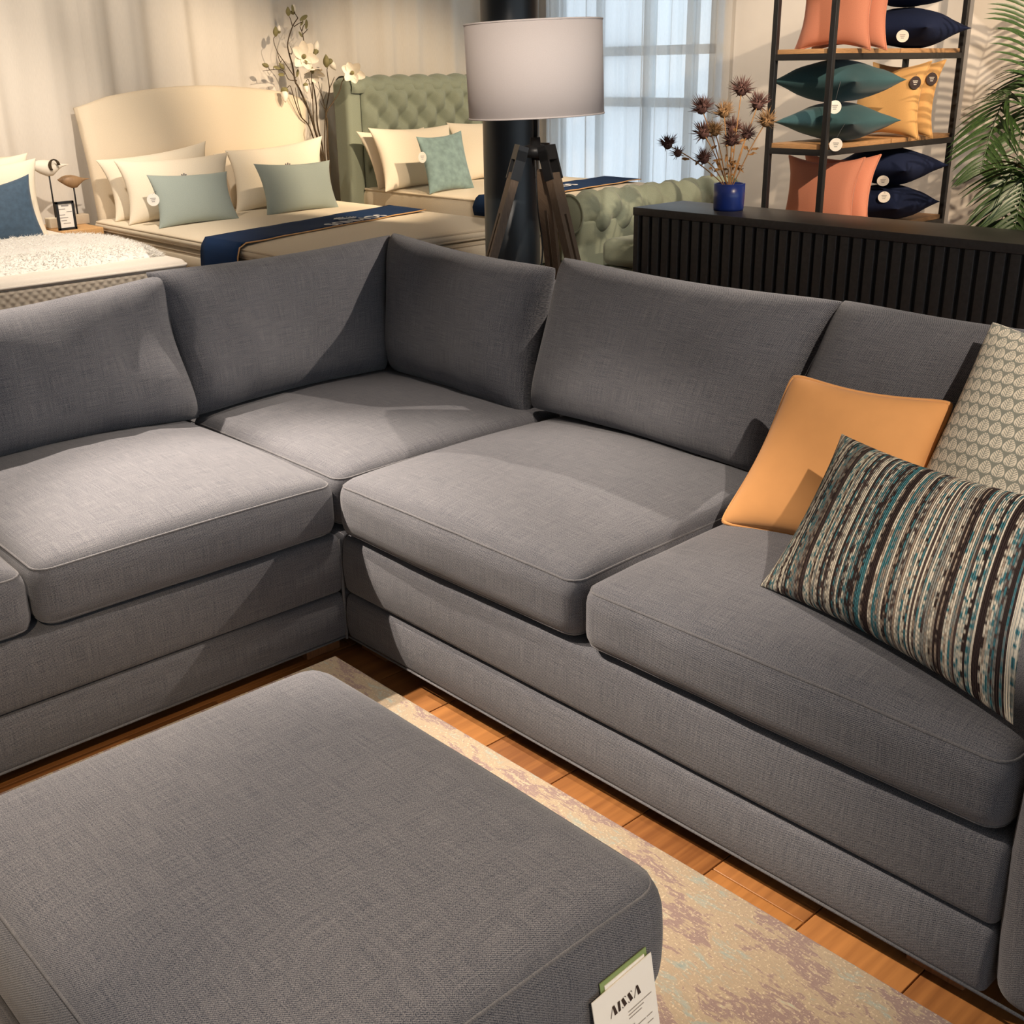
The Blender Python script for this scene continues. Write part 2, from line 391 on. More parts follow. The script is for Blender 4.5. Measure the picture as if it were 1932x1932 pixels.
# ------------------------------------------------------------------ cushion builders
def pillow_mb(TL, TR, BR, BL, th, n=22, ear=.06, rnd=0, back=None, p=2.2, wr=.006, seed=0, sag=0, uvs=1.0, pq=.5):
    TL, TR, BR, BL = V(TL), V(TR), V(BR), V(BL)
    nrm = ((TR-TL).cross(BL-TL)).normalized()
    if nrm.dot(CO-(TL+BR)/2) < 0: nrm = -nrm
    W = ((TR-TL).length+(BR-BL).length)/2; H = ((BL-TL).length+(BR-TR).length)/2
    mid = (TL+TR+BR+BL)/4
    def base(u, v):
        # edges curve inward between the corners
        uu = u + ear*(.5-u)*2*(1-(2*v-1)**2)*(abs(2*u-1)**3)
        vv = v + ear*(.5-v)*2*(1-(2*u-1)**2)*(abs(2*v-1)**3)
        kq = rnd*(abs(2*u-1)**7)*(abs(2*v-1)**7); uu += kq*(.5-u)*2; vv += kq*(.5-v)*2
        a = TL.lerp(TR, uu); b = BL.lerp(BR, uu); return a.lerp(b, vv)
    def g(u, v):
        a = max(0, 1-abs(2*u-1)**p); b = max(0, 1-abs(2*v-1)**p); return (a*b)**pq
    mb = MB()
    wv = (BL-TL).normalized(); wu = (TR-TL).normalized()
    for sg in (1, -1):
        T = th if sg > 0 else (th if back is None else back)
        def fn(u, v, sg=sg, T=T):
            e = g(u, v); P = base(u, v)
            q = V((u*W*3, v*H*3, seed*3.1+sg))
            w = wr*(noise.noise(q*1.3)+.6*noise.noise(V((q.x*4, q.y*1.5, q.z))))*min(1, e*2)
            vv = v + sag*math.sin(PI*v)*e*.0
            return P + nrm*(sg*(T*e*(1+sag*(v-.5))) + w*sg)
        # denser sampling toward the seams
        def wp(t): return .5-.5*math.cos(PI*t)*(.55+.45*abs(math.cos(PI*t))) if False else .5-.5*math.cos(PI*t)
        mb.grid(lambda a, c: fn(wp(a), wp(c)), n, n, lambda a, c: (wp(a)*W*uvs, (1-wp(c))*H*uvs), flip=(sg < 0))
    mb.edge = [base((1-math.cos(PI*i/n))/2, 0) for i in range(n)] + [base(1, (1-math.cos(PI*i/n))/2) for i in range(n)] + \
              [base((1+math.cos(PI*i/n))/2, 1) for i in range(n)] + [base(0, (1+math.cos(PI*i/n))/2) for i in range(n)]
    mb.nrm = nrm
    return mb
def pillow(name, label, cat, C4, th, mat, group=None, pipe=None, piper=.004, **kw):
    mb = pillow_mb(*C4, th, **kw)
    o = tag(mb.build(name, mat), label, cat, group)
    if pipe: MB().tube(mb.edge, piper, 6, closed=True).build('piping', pipe, o)
    o['_n'] = 0; del o['_n']
    return o, mb
def disc_tag(parent, c, nrm, r, mat, mat2=None, sy=1.0):
    nrm = V(nrm).normalized(); a = nrm.orthogonal().normalized(); z = V((0, 0, 1)); a = z.cross(nrm).normalized(); b = nrm.cross(a)
    c = V(c); N = 20; mb = MB(); pts = [c+(a*math.cos(2*PI*k/N)*r+b*math.sin(2*PI*k/N)*r*sy) for k in range(N)]
    k0 = len(mb.v); mb.v += pts + [q+nrm*.0015 for q in pts]
    mb.face(list(range(N))[::-1]); mb.face([N+k for k in range(N)])
    for k in range(N): mb.face([k, (k+1) % N, N+(k+1) % N, N+k])
    t = mb.build('swing_tag', mat, parent, smooth=False)
    if mat2:
        m2 = MB()
        for yy, ww in ((.25, .9), (0, .7), (-.3, .5)):
            p = c+nrm*.0022+b*r*sy*yy
            m2.v += [p-a*r*ww*.5-b*r*.05, p+a*r*ww*.5-b*r*.05, p+a*r*ww*.5+b*r*.05, p-a*r*ww*.5+b*r*.05]
            i = len(m2.v); m2.face([i-4, i-3, i-2, i-1])
        m2.build('print', mat2, t, smooth=False)
    return t
def surf(o):
    return BVHTree.FromPolygons([v.co+WL[o] for v in o.data.vertices], [list(p.vertices) for p in o.data.polygons])
def hang_tag(o, px_, py_, r, mat, mat2=None, sy=1.0, yplane=None, seam=None):
    """round tag lying on the cushion where the pixel meets it, or hanging beside it on its string"""
    t = surf(o); d = ray(px_, py_).normalized(); h = t.ray_cast(CO, d)
    if h[0] is not None:
        c = h[0]-d*.012; n = (h[1] if h[1].dot(d) < 0 else -h[1])*.4-d*.6
    else:
        if yplane is None: c = min((CO+d*(2+.01*k) for k in range(700)), key=lambda p: t.find_nearest(p)[3])-d*.006
        else: c = ony(px_, py_, yplane)
        n = -d
    if seam: c = onx(px_, py_, seam[0]); n = -d      # hangs straight below the side seam
    # bring it forward until the whole disc is clear of the cushion
    n = V(n).normalized(); a_ = V((0, 0, 1)).cross(n).normalized(); b_ = n.cross(a_)
    for _ in range(40):
        rim = [c]+[c+a_*math.cos(k*PI/6)*r+b_*math.sin(k*PI/6)*r*sy for k in range(12)]
        if all((lambda h: h[0] is None or (h[0]-CO).length > (p-CO).length+.002)(t.ray_cast(CO, (p-CO).normalized())) for p in rim): break
        c = c-d*.004
    tg = disc_tag(o, c, n, r, mat, mat2, sy)
    top = c+V((0, 0, r*sy*.85)); a = t.find_nearest(V((c.x, c.y, seam[1])) if seam else top+V((0, 0, .02)))[0]
    MB().tube([top, (top+a)/2+V((0, 0, .004)), a], .0008, 4).build('string', M['grey_thread'], tg)
    return tg

# ================================================================== the setting
XR, YB, ZC = 4.82, 4.22, 2.85
fl = struct(MB().box((-6.5, -6.5, -.05), (XR+.2, YB+.2, -.006)).build('floor', M['floor'], smooth=False))
pk = 0.197; y_edge = 0.022
for r in range(-3, 13):
    y1 = y_edge - (r-1)*pk; y0 = y1 - pk
    x = -2.6 + (r*.83) % 1.1
    while x < 1.2:
        L = 1.05 + .35*((r*7+int(x*10)) % 3)/2
        MB().rbox((x+.0012, y0+.0012, -.02), (min(x+L, 1.9)-.0012, y1-.0012, 0), .0015, 1).build('plank', M['floor'], fl)
        x += L
struct(MB().box((-6.5, -6.5, ZC), (XR+.2, YB+.2, ZC+.1)).build('ceiling', M['ceil'], smooth=False))
struct(MB().box((-6.5, YB, 0), (XR+.2, YB+.12, ZC)).build('wall_back', M['wall'], smooth=False))
struct(MB().box((-6.6, -6.5, 0), (-6.5, YB+.12, ZC)).build('wall_left', M['wall'], smooth=False))
# right wall with its window opening, enlarged so daylight fills the sheers
WY0, WY1, WZ0, WZ1 = 2.56, 4.10, .25, 2.60
wr = MB()
wr.box((XR, -6.5, 0), (XR+.2, WY0, ZC)); wr.box((XR, WY1, 0), (XR+.2, YB, ZC))
wr.box((XR, WY0, 0), (XR+.2, WY1, WZ0)); wr.box((XR, WY0, WZ1), (XR+.2, WY1, ZC))
struct(wr.build('wall_right', M['wall_grey'], smooth=False, weld=False))
struct(MB().box((XR-.16, -6.5, 0), (XR, .86, ZC)).build('wall_pier', M['wall'], smooth=False))
# front of the shop is glazed: posts and rails of the shopfront behind the camera
sf = MB()
for k in range(7): sf.box((-6.5+k*1.87, -6.5, 0), (-6.5+k*1.87+.08, -6.42, ZC))
sf.box((-6.5, -6.5, 0), (XR, -6.42, .35)); sf.box((-6.5, -6.5, 2.6), (XR, -6.42, ZC))
struct(sf.build('window_2', M['charcoal'], smooth=False, weld=False))
# window in the right wall
w = struct(MB().box((XR+.08, WY0, WZ0), (XR+.16, WY0+.05, WZ1)).build('window_1', M['winframe'], smooth=False))
def wbar(y0, y1, z0, z1, nm): MB().box((XR+.08, y0, z0), (XR+.15, y1, z1)).build(nm, M['winframe'], w, smooth=False)
wbar(WY0, WY0+.05, WZ0, WZ1, 'window_frame'); wbar(WY1-.05, WY1, WZ0, WZ1, 'window_frame'); wbar(WY0, WY1, WZ0, WZ0+.05, 'window_frame'); wbar(WY0, WY1, WZ1-.05, WZ1, 'window_frame')
YM = [WY0+.05, 2.70, 2.90, 3.16, WY1-.05]
for ym in (2.70, 2.895, 3.26, 3.70): wbar(ym-.028, ym+.028, WZ0, WZ1, 'mullion')
for zm in (1.145, 1.475, 2.05): wbar(WY0, WY1, zm-.03, zm+.03, 'transom')
ye = [WY0+.05, 2.70, 2.895, 3.26, 3.70, WY1-.05]; ze = [WZ0+.05, 1.145, 1.475, 2.05, WZ1-.05]
for i in range(5):
    for j in range(4):
        MB().box((XR+.11, ye[i]+.002, ze[j]+.002), (XR+.114, ye[i+1]-.002, ze[j+1]-.002)).build('pane', M['glass'] if i < 3 and j > 0 else M['added_frost'], w, smooth=False)  # frosted panes are added around the clear ones to make the sheers glow
MB().box((XR-.02, WY0-.05, WZ0-.04), (XR+.1, WY1+.05, WZ0)).build('window_sill', M['winframe'], w, smooth=False)
# round steel column
cc = (onz(903, 470, .9)+onz(1018, 470, .9))/2
CY = 1.62; pl, pr = ony(909.5, 300, CY), ony(1018, 300, CY)
cr = (pr-pl).dot(RT)/2*.98; cpos = (pl+pr)/2 + V((FW.x, FW.y, 0)).normalized()*cr*.2
struct(MB().lathe([(cr+.06, 0), (cr+.06, .03), (cr, .035), (cr, 1.0), (cr, 2.0), (cr, ZC)], (cpos.x, cpos.y, 0), 40).build('column', M['column']))

# curtains along the back wall
def curtain(name, label, p0, p1, z0, z1, folds, amp, mat, group, seed, flare=.0):
    p0, p1 = V((*p0, 0)), V((*p1, 0)); d = (p1-p0); L = d.length; d.normalize(); nr = V((d.y, -d.x, 0))
    nu, nv = folds*12, 8
    rnd = random.Random(seed); ph = rnd.random()*6
    def fn(a, t):
        z = lerp(z0, z1, t)
        w = a*folds*2*PI + 1.2*math.sin(a*5.3+ph) + .25*math.sin(t*3+a*9+ph)
        k = min(1, a*9, (1-a)*9)
        o = k*amp*(math.sin(w)+.35*math.sin(2.3*w+ph))*(1-.35*t)*(1+.3*math.sin(a*13+ph))
        return p0+d*(a*L+k*.012*math.cos(w))+nr*o+V((0, 0, z))
    return tag(MB().grid(fn, nu, nv, lambda a, t: (a*L*1.6, t*(z1-z0))).build(name, mat), label, 'curtain', group)
G = 'ivory drapes along the back wall'
xs = [-1.3, .15, 1.35, 2.45, 3.55, 4.66]
tx = ['ivory floor-length drape beyond the fur-covered bed', 'ivory drape behind the bird ornaments and bedside table', 'ivory drape behind the cream upholstered headboard',
      'ivory drape behind the magnolia branches', 'ivory drape behind the tufted green headboard and dark column']
for k in range(5):
    curtain('curtain', tx[k], (xs[k], YB-.085), (xs[k+1], YB-.085), .02, ZC-.02, 4, .024, M['drape'], G, k)
sx = XR-.045
ss = [('sheer white voile curtain hanging beside the dark column', 4.10, 3.43, 5), ('sheer white voile curtain over the window panes', 3.43, 2.87, 5),
      ('sheer white voile curtain at the window edge by the dried thistles', 2.87, 2.47, 3)]
for k, (lb, a, b, nf) in enumerate(ss):
    curtain('sheer_curtain', lb, (sx, a), (sx, b), .02, ZC-.02, nf, .022, M['sheer'], 'sheer curtains at the window', 20+k)

# ================================================================== rug
tag(MB().rbox((-2.4, -3.2, .001), (-.05, -.012, .011), .004, 10, lambda q: V((q.x, q.y, q.z+.0012*(nz(q, 30)) if q.z > .008 else q.z))).build('rug', M['rug']),
    'abstract rug in beige, mauve and grey-green under the grey footstool', 'rug')

# ================================================================== corner sofa
sofa = empty('corner_sofa', (0, 0, 0), 'large charcoal grey woven fabric corner sofa with loose cushions', 'sofa')
ZB, ZS, ZT = .04, .165, .321
F = M['sofa']
def bulge(ax, lo, z0, z1, amt, L):
    def fn(q):
        t = (q.z-z0)/(z1-z0); k = max(0, 1-abs(q[ax]-lo)/.12)
        q = q.copy(); q[ax] -= amt*math.sin(PI*max(0, min(1, t)))*k + .002*nz(q, 6)*k
        return q
    return fn
def base_module(lo, hi, ax, front):
    # upper panel and lower band of one module
    MB().rbox((lo[0], lo[1], ZS+.001), (hi[0], hi[1], ZT), .018, 12, bulge(ax, front, ZS, ZT, .010, 0)).build('base_panel', F, sofa)
    MB().rbox((lo[0], lo[1], ZB), (hi[0], hi[1], ZS), .014, 12, bulge(ax, front, ZB, ZS, .009, 0)).build('base_band', F, sofa)
base_module((-1.62, 0, 0), (0.0, .93, 0), 1, 0)
base_module((0.004, 0.0, 0), (.93, .93, 0), 0, 0)
base_module((0.0, -1.662, 0), (.93, -.004, 0), 0, 0)
PP = M['sofa_pipe']
MB().tube([(x, -.002, ZB+.005) for x in (-1.62, -1, -.5, -.01)], .0028).build('piping', PP, sofa)
MB().tube([(-.002, y, ZB+.005) for y in (-.01, -.5, -1, -1.9)], .0028).build('piping', PP, sofa)
MB().tube([(-.006, -.004, z) for z in (ZB, .1, .2, ZT-.01)], .004).build('piping', PP, sofa)
# legs
for a, b in (((-.105, .03, 0), (-.005, .13, ZB+.01)), ((.03, -.115, 0), (.13, -.012, ZB+.01)), ((-1.55, .03, 0), (-1.45, .13, ZB+.01)),
             ((.03, -1.62, 0), (.13, -1.52, ZB+.01)), ((.78, .78, 0), (.88, .88, ZB+.01)), ((.78, -1.62, 0), (.88, -1.52, ZB+.01)), ((-1.55, .78, 0), (-1.45, .88, ZB+.01))):
    MB().rbox(a, b, .004, 1).build('leg', M['leg'], sofa)
# arm at the end of the right run
MB().rbox((-.012, -1.93, ZB), (.95, -1.668, .585), .045, 10, lambda q: V((q.x, q.y+(.012*math.sin(PI*max(0, min(1, (q.z-.05)/.5)))*(1 if q.y > -1.8 else -1)), q.z))).build('arm', F, sofa)
# backrest frames
MB().rbox((-1.62, .84, ZB), (.955, .955, .80), .035, 10).build('back_frame', F, sofa)
MB().rbox((.84, -1.93, ZB), (.955, .955, .80), .035, 10).build('back_frame', F, sofa)
# seat cushions
def seat(lo, hi, frontax, seed, crown=.048):
    lo, hi = V(lo), V(hi); c = (lo+hi)/2; h = (hi-lo)/2
    def fn(q):
        u = (q.x-c.x)/h.x; v = (q.y-c.y)/h.y; t = (q.z-lo.z)/(hi.z-lo.z)
        e = max(0, 1-u*u)**.6*max(0, 1-v*v)**.6
        z = q.z + crown*e*(t if t > .5 else 0) + .004*nz(q, 5, seed)*e*t
        s = math.sin(PI*max(0, min(1, t)))
        x = q.x + .010*s*(1-v*v)*(1 if u > 0 else -1)*(abs(u)**4)*(1 if frontax == 0 and u < 0 else .3)
        y = q.y + .010*s*(1-u*u)*(1 if v > 0 else -1)*(abs(v)**4)*(1 if frontax == 1 and v < 0 else .3)
        k = .003*nz(q, 11, seed+3)
        return V((x+k, y+k, z))
    o = MB().rbox(lo, hi, .042, 14, fn).build('seat_cushion', F, sofa)
    # welt seam round the top and bottom edges
    for z, i in ((hi.z-.016, .004), (lo.z+.016, .004)):
        r = .042; pts = []
        for (cx, cy, a0) in ((hi.x-r, hi.y-r, 0), (lo.x+r, hi.y-r, 90), (lo.x+r, lo.y+r, 180), (hi.x-r, lo.y+r, 270)):
            for k in range(5):
                a = math.radians(a0+k*22.5); pts.append((cx+math.cos(a)*(r-.0095), cy+math.sin(a)*(r-.0095), z))
        full = []
        for k in range(len(pts)):
            p, q = V(pts[k]), V(pts[(k+1) % len(pts)]); m = max(1, int((q-p).length/.05))
            full += [p.lerp(q, j/m) for j in range(m)]
        MB().tube([fn(p) for p in full], .0026, 6, closed=True).build('piping', PP, o)
    return o
ZC0, ZC1 = ZT+.001, .466
seat((-.735, -.014, ZC0), (-.004, .80, ZC1), 1, 1)
seat((-1.475, -.014, ZC0), (-.742, .80, ZC1), 1, 2)
seat((.006, .004, ZC0), (.80, .80, ZC1), 0, 3, .045)
seat((-.014, -.806, ZC0), (.80, -.004, ZC1), 0, 4)
seat((-.014, -1.655, ZC0), (.80, -.813, ZC1-.004), 0, 5, .045)
# back cushions (corners traced on the plane of their seams)
def back(C4, seed, th=.112, wr=.010, ear=.035, nn=26):
    return pillow_mb(*C4, th, n=nn, ear=ear, rnd=.012, back=.06, p=3.6, wr=wr, seed=seed, pq=.42).build('back_cushion', F, sofa)
XT, XB = .80, .70
def rc(tl, tr, br, bl): return (onx(*tl, XT), onx(*tr, XT), onx(*br, XB), onx(*bl, XB))
def lc(tl, tr, br, bl): return (ony(*tl, XT), ony(*tr, XT), ony(*br, XB), ony(*bl, XB))
back(rc((740, 436), (1052, 503), (1000, 790), (742, 700)), 11, wr=.014)
back(rc((1062, 482), (1600, 566), (1452, 905), (1002, 770)), 12, wr=.013)
back(rc((1590, 562), (2260, 650), (2080, 1060), (1424, 890)), 13, wr=.013)
back(lc((268, 512), (740, 440), (730, 698), (352, 792)), 14, wr=.024)
back(lc((-330, 640), (312, 514), (382, 790), (-250, 930)), 15, wr=.045)

# ================================================================== ottoman
ott = empty('footstool', (-.84, -1.06, 0), 'square charcoal grey woven footstool standing on the rug', 'footstool')
ox0, ox1, oy0, oy1, oz = -1.15, -.51, -1.455, -.675, .445
def ofn(q):
    u = (q.x-(ox0+ox1)/2)/((ox1-ox0)/2); v = (q.y-(oy0+oy1)/2)/((oy1-oy0)/2); t = max(0, min(1, (q.z-.24)/(oz-.24)))
    e = max(0, 1-u*u)**.5*max(0, 1-v*v)**.5
    s = math.sin(PI*t)*.008
    return V((q.x+s*u*abs(u)**3, q.y+s*v*abs(v)**3, q.z+(.016*e+.002*nz(q, 6))*(1 if t > .9 else 0)))
top = MB().rbox((ox0, oy0, .25), (ox1, oy1, oz), .05, 18, ofn).build('cushion', F, ott)
def ring(x0, x1, y0, y1, z, r, fn=None, ins=0):
    x0 += ins; x1 -= ins; y0 += ins; y1 -= ins; r -= ins
    pts = []
    for (cx, cy, a0) in ((x1-r, y1-r, 0), (x0+r, y1-r, 90), (x0+r, y0+r, 180), (x1-r, y0+r, 270)):
        for k in range(6):
            a = math.radians(a0+k*18); pts.append(V((cx+math.cos(a)*(r-.002), cy+math.sin(a)*(r-.002), z)))
    full = []
    for k in range(len(pts)):
        p, q = pts[k], pts[(k+1) % len(pts)]; m = max(1, int((q-p).length/.04)); full += [p.lerp(q, j/m) for j in range(m)]
    return [fn(p) for p in full] if fn else full
MB().tube(ring(ox0, ox1, oy0, oy1, oz-.020, .050, ofn, .0092), .0026, 6, closed=True).build('piping', PP, top)
bs = MB().rbox((ox0+.004, oy0+.004, .05), (ox1-.004, oy1-.004, .247), .03, 12, lambda q: V((q.x+.006*(1 if q.x > -.83 else -1)*math.sin(PI*max(0, min(1, (q.z-.05)/.2))), q.y, q.z))).build('base', F, ott)
MB().tube(ring(ox0+.004, ox1-.004, oy0+.004, oy1-.004, .236, .03), .004, 6, closed=True).build('piping', PP, bs)
for a in (ox0+.05, ox1-.05):
    for b in (oy0+.05, oy1-.05): MB().rbox((a-.03, b-.03, .011), (a+.03, b+.03, .055), .003, 1).build('leg', M['leg'], ott)

# price cards hanging on the front of the footstool
def card(name, P, W, H, n, up, right, mat):
    mb = MB(); o = V(P); c = [o, o+right*W, o+right*W-up*H, o-up*H]
    mb.v += c+[q+n*.0012 for q in c]
    mb.face([0, 1, 2, 3]); mb.face([7, 6, 5, 4])
    for k in range(4): mb.face([k, 4+k, 4+(k+1) % 4, (k+1) % 4])
    return mb
yf = oy0-.006
tl = ony(1115, 1893, yf-.0085); tr = ony(1227, 1796, yf-.0085)
rt = (tr-tl); W = rt.length; rt.normalize(); nn_ = V((0, -1, .12)).normalized(); upv = rt.cross(V((0, -1, 0))); upv = V((0, .10, 1)).normalized()
upv = (upv-rt*upv.dot(rt)).normalized(); nn_ = rt.cross(upv)*1
if nn_.y > 0: nn_ = -nn_
pc = tag(card('price_card', tl, W, .30, nn_, upv, rt, None).build('price_card', M['paper'], smooth=False), 'white price card lettered AISSA hanging on the footstool', 'card')
pm = MB()
def quad(mb, *pts):
    k = len(mb.v); mb.v += [tl+rt*(W*a)-upv*(W*b)+nn_*.002 for a, b in pts]; mb.face([k+i for i in range(len(pts))])
def lA(x, y, s):
    quad(pm, (x, y), (x+.07*s, y), (x+.42*s, y-1.0*s), (x+.36*s, y-1.0*s)); quad(pm, (x+.50*s, y), (x+.84*s, y), (x+.58*s, y-1.0*s), (x+.36*s, y-1.0*s))
def lI(x, y, s): quad(pm, (x, y), (x+.26*s, y), (x+.26*s, y-s), (x, y-s))
def lS(x, y, s):
    quad(pm, (x+.02*s, y-.88*s), (x+.30*s, y-.98*s), (x+.62*s, y-.12*s), (x+.30*s, y-.02*s))
    quad(pm, (x+.28*s, y-.98*s), (x+.54*s, y-1.0*s), (x+.60*s, y-.80*s), (x+.56*s, y-.80*s), (x+.48*s, y-.94*s))
    quad(pm, (x+.34*s, y-.02*s), (x+.08*s, y), (x+.02*s, y-.2*s), (x+.06*s, y-.2*s), (x+.14*s, y-.06*s))
s = .14; x = .24; y = .40
for ch, fnc, adv in (('A', lA, .96), ('I', lI, .40), ('S', lS, .74), ('S', lS, .74), ('A', lA, .8)):
    fnc(x, y, s); x += adv*s
pm.build('lettering', M['ink'], pc, smooth=False)
pm = MB()
for (x0, x1, yy) in ((.52, .92, .52), (.52, .78, .57), (.52, .74, .62), (.10, .45, .70), (.52, .60, .74), (.80, .90, .80), (.60, .78, .80), (.52, .60, .84), (.12, .40, .88), (.80, .90, .90), (.60, .75, .90), (.12, .45, 1.02), (.6, .9, 1.02)):
    quad(pm, (x0, yy), (x1, yy), (x1, yy-.012), (x0, yy-.012))
pm.build('small_print', M['ink_grey'], pc, smooth=False)
t2 = ony(1130, 1857, yf-.0035); t3 = ony(1217, 1786, yf-.0035)
r2 = (t3-t2); W2 = r2.length; r2.normalize()
gc = tag(card('leaflet', t2, W2, .28, nn_, upv, r2, None).build('leaflet', M['green_card'], smooth=False), 'green-bordered leaflet tucked behind the white price card', 'leaflet')
card('x', t2+nn_*.0016+r2*.006-upv*.006, W2-.012, .27, nn_, upv, r2, None).build('page', M['paper'], gc, smooth=False)

# ================================================================== scatter cushions on the sofa
XO = .62
o, mb = pillow('cushion', 'plain apricot velvet cushion leaning on the sofa back', 'cushion',
       (onx(1494, 702, .56), onx(1806, 756, .60), onx(1700, 1076, .40), onx(1352, 990, .385)), .062, M['orange'], ear=.055, rnd=.03, wr=.004, seed=31, pipe=M['orange'], piper=.005)
o, mb = pillow('cushion', 'cream and sage leaf-print cushion in the sofa corner', 'cushion',
       (V((.66, -1.235, .925)), V((.56, -1.64, .93)), V((.36, -1.61, .52)), V((.463, -1.178, .50))), .075, M['leafprint'], ear=.05, rnd=.012, wr=.004, seed=32, n=28)
o, mb = pillow('cushion', 'rectangular striped chenille cushion in teal, brown and cream', 'cushion',
       (onz(1588, 818, .745), onz(2015, 950, .745), onz(1912, 1368, .495), onz(1434, 1105, .497)), .072, M['stripes'], ear=.05, wr=.006, seed=33, n=30)

# ================================================================== tripod floor lamp
LT = 4.0
lc_ = CO+ray(1009, 136)*LT                     # centre of the shade
lamp = empty('floor_lamp', (lc_.x, lc_.y, 0), 'tripod floor lamp with a white drum shade behind the sofa', 'lamp')
lx, ly = lc_.x, lc_.y
sr = 262/FPX*LT/2*.985
zt_, zb_ = onz(1009, 42, 0).z, 0
def zat(px_, py_):                             # height of a pixel on the vertical through the lamp axis
    d = ray(px_, py_); t = (V((lx, ly, 0))-CO).dot(V((FW.x, FW.y, 0)))/d.dot(V((FW.x, FW.y, 0))); return CO.z+d.z*t
z1, z0 = zat(1009, 40), zat(1009, 220)
sh = MB()
ax_t = V((-.73*.032, .68*.032, 1)).normalized()       # the shade hangs slightly crooked
def shp(a, z, r):
    q = V((math.cos(a)*r, math.sin(a)*r, z-(z0+z1)/2)); rq = V((0, 0, 1)).rotation_difference(ax_t); q.rotate(rq); return V((lx, ly, (z0+z1)/2))+q
sh.grid(lambda a, t: shp(a*2*PI, lerp(z0, z1, t), sr), 56, 2, lambda a, t: (a*2*PI*sr, t*.35))
sh.grid(lambda a, t: shp(a*2*PI, lerp(z0, z1, t), sr-.004), 56, 2, lambda a, t: (a*2*PI*sr, t*.35), flip=True)
for z in (z0, z1): sh.grid(lambda a, t: shp(a*2*PI, z, sr-.004*t), 56, 1, lambda a, t: (a, t*.01))
shade = sh.build('lamp_shade', M['shade'], lamp)
for z in (z0+.003, z1-.003): MB().tube([shp(2*PI*k/48, z, sr) for k in range(48)], .003, 6, closed=True).build('trim', M['shade'], shade)
MB().tube([shp(0, z1-.05, sr-.004), shp(0, z1-.05, 0), shp(PI, z1-.05, sr-.004)], .003).build('shade_carrier', M['black'], shade)
zh = zat(1015, 278)
MB().tube([(lx, ly, zh), (lx, ly, z1-.04)], .008, 10).build('pole', M['black'], lamp)
hub = MB(); hub.lathe([(.001, zh+.035), (.018, zh+.035), (.02, zh+.01), (.045, zh+.005), (.05, zh-.02), (.03, zh-.035), (.001, zh-.035)], (lx, ly, 0), 20).build('hub', M['black'], lamp)
MB().tube([(lx, ly, z1-.06), (lx, ly, z1-.14)], lambda t: .018 if t < .5 else .03, 12).build('bulb_holder', M['black'], lamp)
# three slotted legs
def onl(px_, py_, z): return onz(px_, py_, z)
az0 = math.atan2(RT.y, RT.x)
legs = [(-1.0, .30), (.72, .62), (.35, -1.0)]
for k, (sxr, fwd) in enumerate(legs):
    d = RT*sxr + V((FW.x, FW.y, 0)).normalized()*(-fwd if k < 2 else .9); d.z = 0; d.normalize()
    side = V((-d.y, d.x, 0)); foot = V((lx, ly, 0))+d*.40; topp = V((lx, ly, zh-.01))+d*.055
    ax = (topp-foot); Lg = ax.length; ax.normalize(); out = side.cross(ax).normalized()
    wleg, tleg = .027, .015
    def bar(mb, a, b, s0, s1):
        q = []
        for t in (a, b):
            for ss_ in (s0, s1):
                for oo in (-tleg, tleg): q.append(foot+ax*t*Lg+side*ss_+out*oo)
        i = len(mb.v); mb.v += q
        for f in ((0, 1, 3, 2), (4, 6, 7, 5), (0, 4, 5, 1), (2, 3, 7, 6), (0, 2, 6, 4), (1, 5, 7, 3)): mb.face([i+j for j in f], [(q[j].x*3+q[j].y*3, q[j].z) for j in f])
    lb = MB(); bar(lb, 0, .06, -wleg, wleg); bar(lb, .06, .80, -wleg, -.006); bar(lb, .06, .80, .006, wleg); bar(lb, .80, .93, -wleg, wleg)
    lg = lb.build('leg', M['lampwood'], lamp, smooth=False, weld=False)
    wb, tb = wleg, tleg
    wleg, tleg = .031, .019
    cl = MB(); bar(cl, .91, 1.0, -wleg, -wleg+.008); bar(cl, .91, 1.0, wleg-.008, wleg); bar(cl, .97, 1.015, -wleg, wleg)
    cl.build('clamp', M['black'], lg, smooth=False, weld=False)
MB().tube(smooth_path([(lx, ly, zh-.03), (lx-.01, ly-.02, zh-.2), (lx+.02, ly-.015, .75), (lx-.005, ly-.03, .6), (lx+.07, ly-.06, .45), (lx+.05, ly-.05, .0)]), .003).build('cord', M['black'], lamp)

# ================================================================== slatted sideboard
SBX, SBY1, SBY0, SBZ, SBD = 2.60, 1.335, -.95, .780, .34
sb = empty('sideboard', (SBX+.17, .2, 0), 'low charcoal sideboard with vertical slats behind the sofa', 'sideboard')
MB().rbox((SBX-.012, SBY0, SBZ-.034), (SBX+SBD, SBY1, SBZ), .002, 1).build('top', M['charcoal'], sb)
MB().rbox((SBX+.014, SBY0+.01, .06), (SBX+SBD-.01, SBY1-.004, SBZ-.034), .002, 1).build('body', M['black'], sb)
MB().rbox((SBX-.008, SBY1-.030, .06), (SBX+SBD-.01, SBY1-.002, SBZ-.034), .002, 1).build('end_panel', M['charcoal'], sb)
pit = .0565
k = 0; y = SBY1-.052
while y > SBY0+.05:
    MB().rbox((SBX-.004, y-.037, .07), (SBX+.016, y, SBZ-.036), .0015, 1).build('slat', M['charcoal'], sb); y -= pit; k += 1
for yy in (SBY0+.1, SBY1-.12):
    for xx in (SBX+.05, SBX+SBD-.06): MB().tube([(xx, yy, 0), (xx, yy, .07)], .018, 10).build('leg', M['black'], sb)

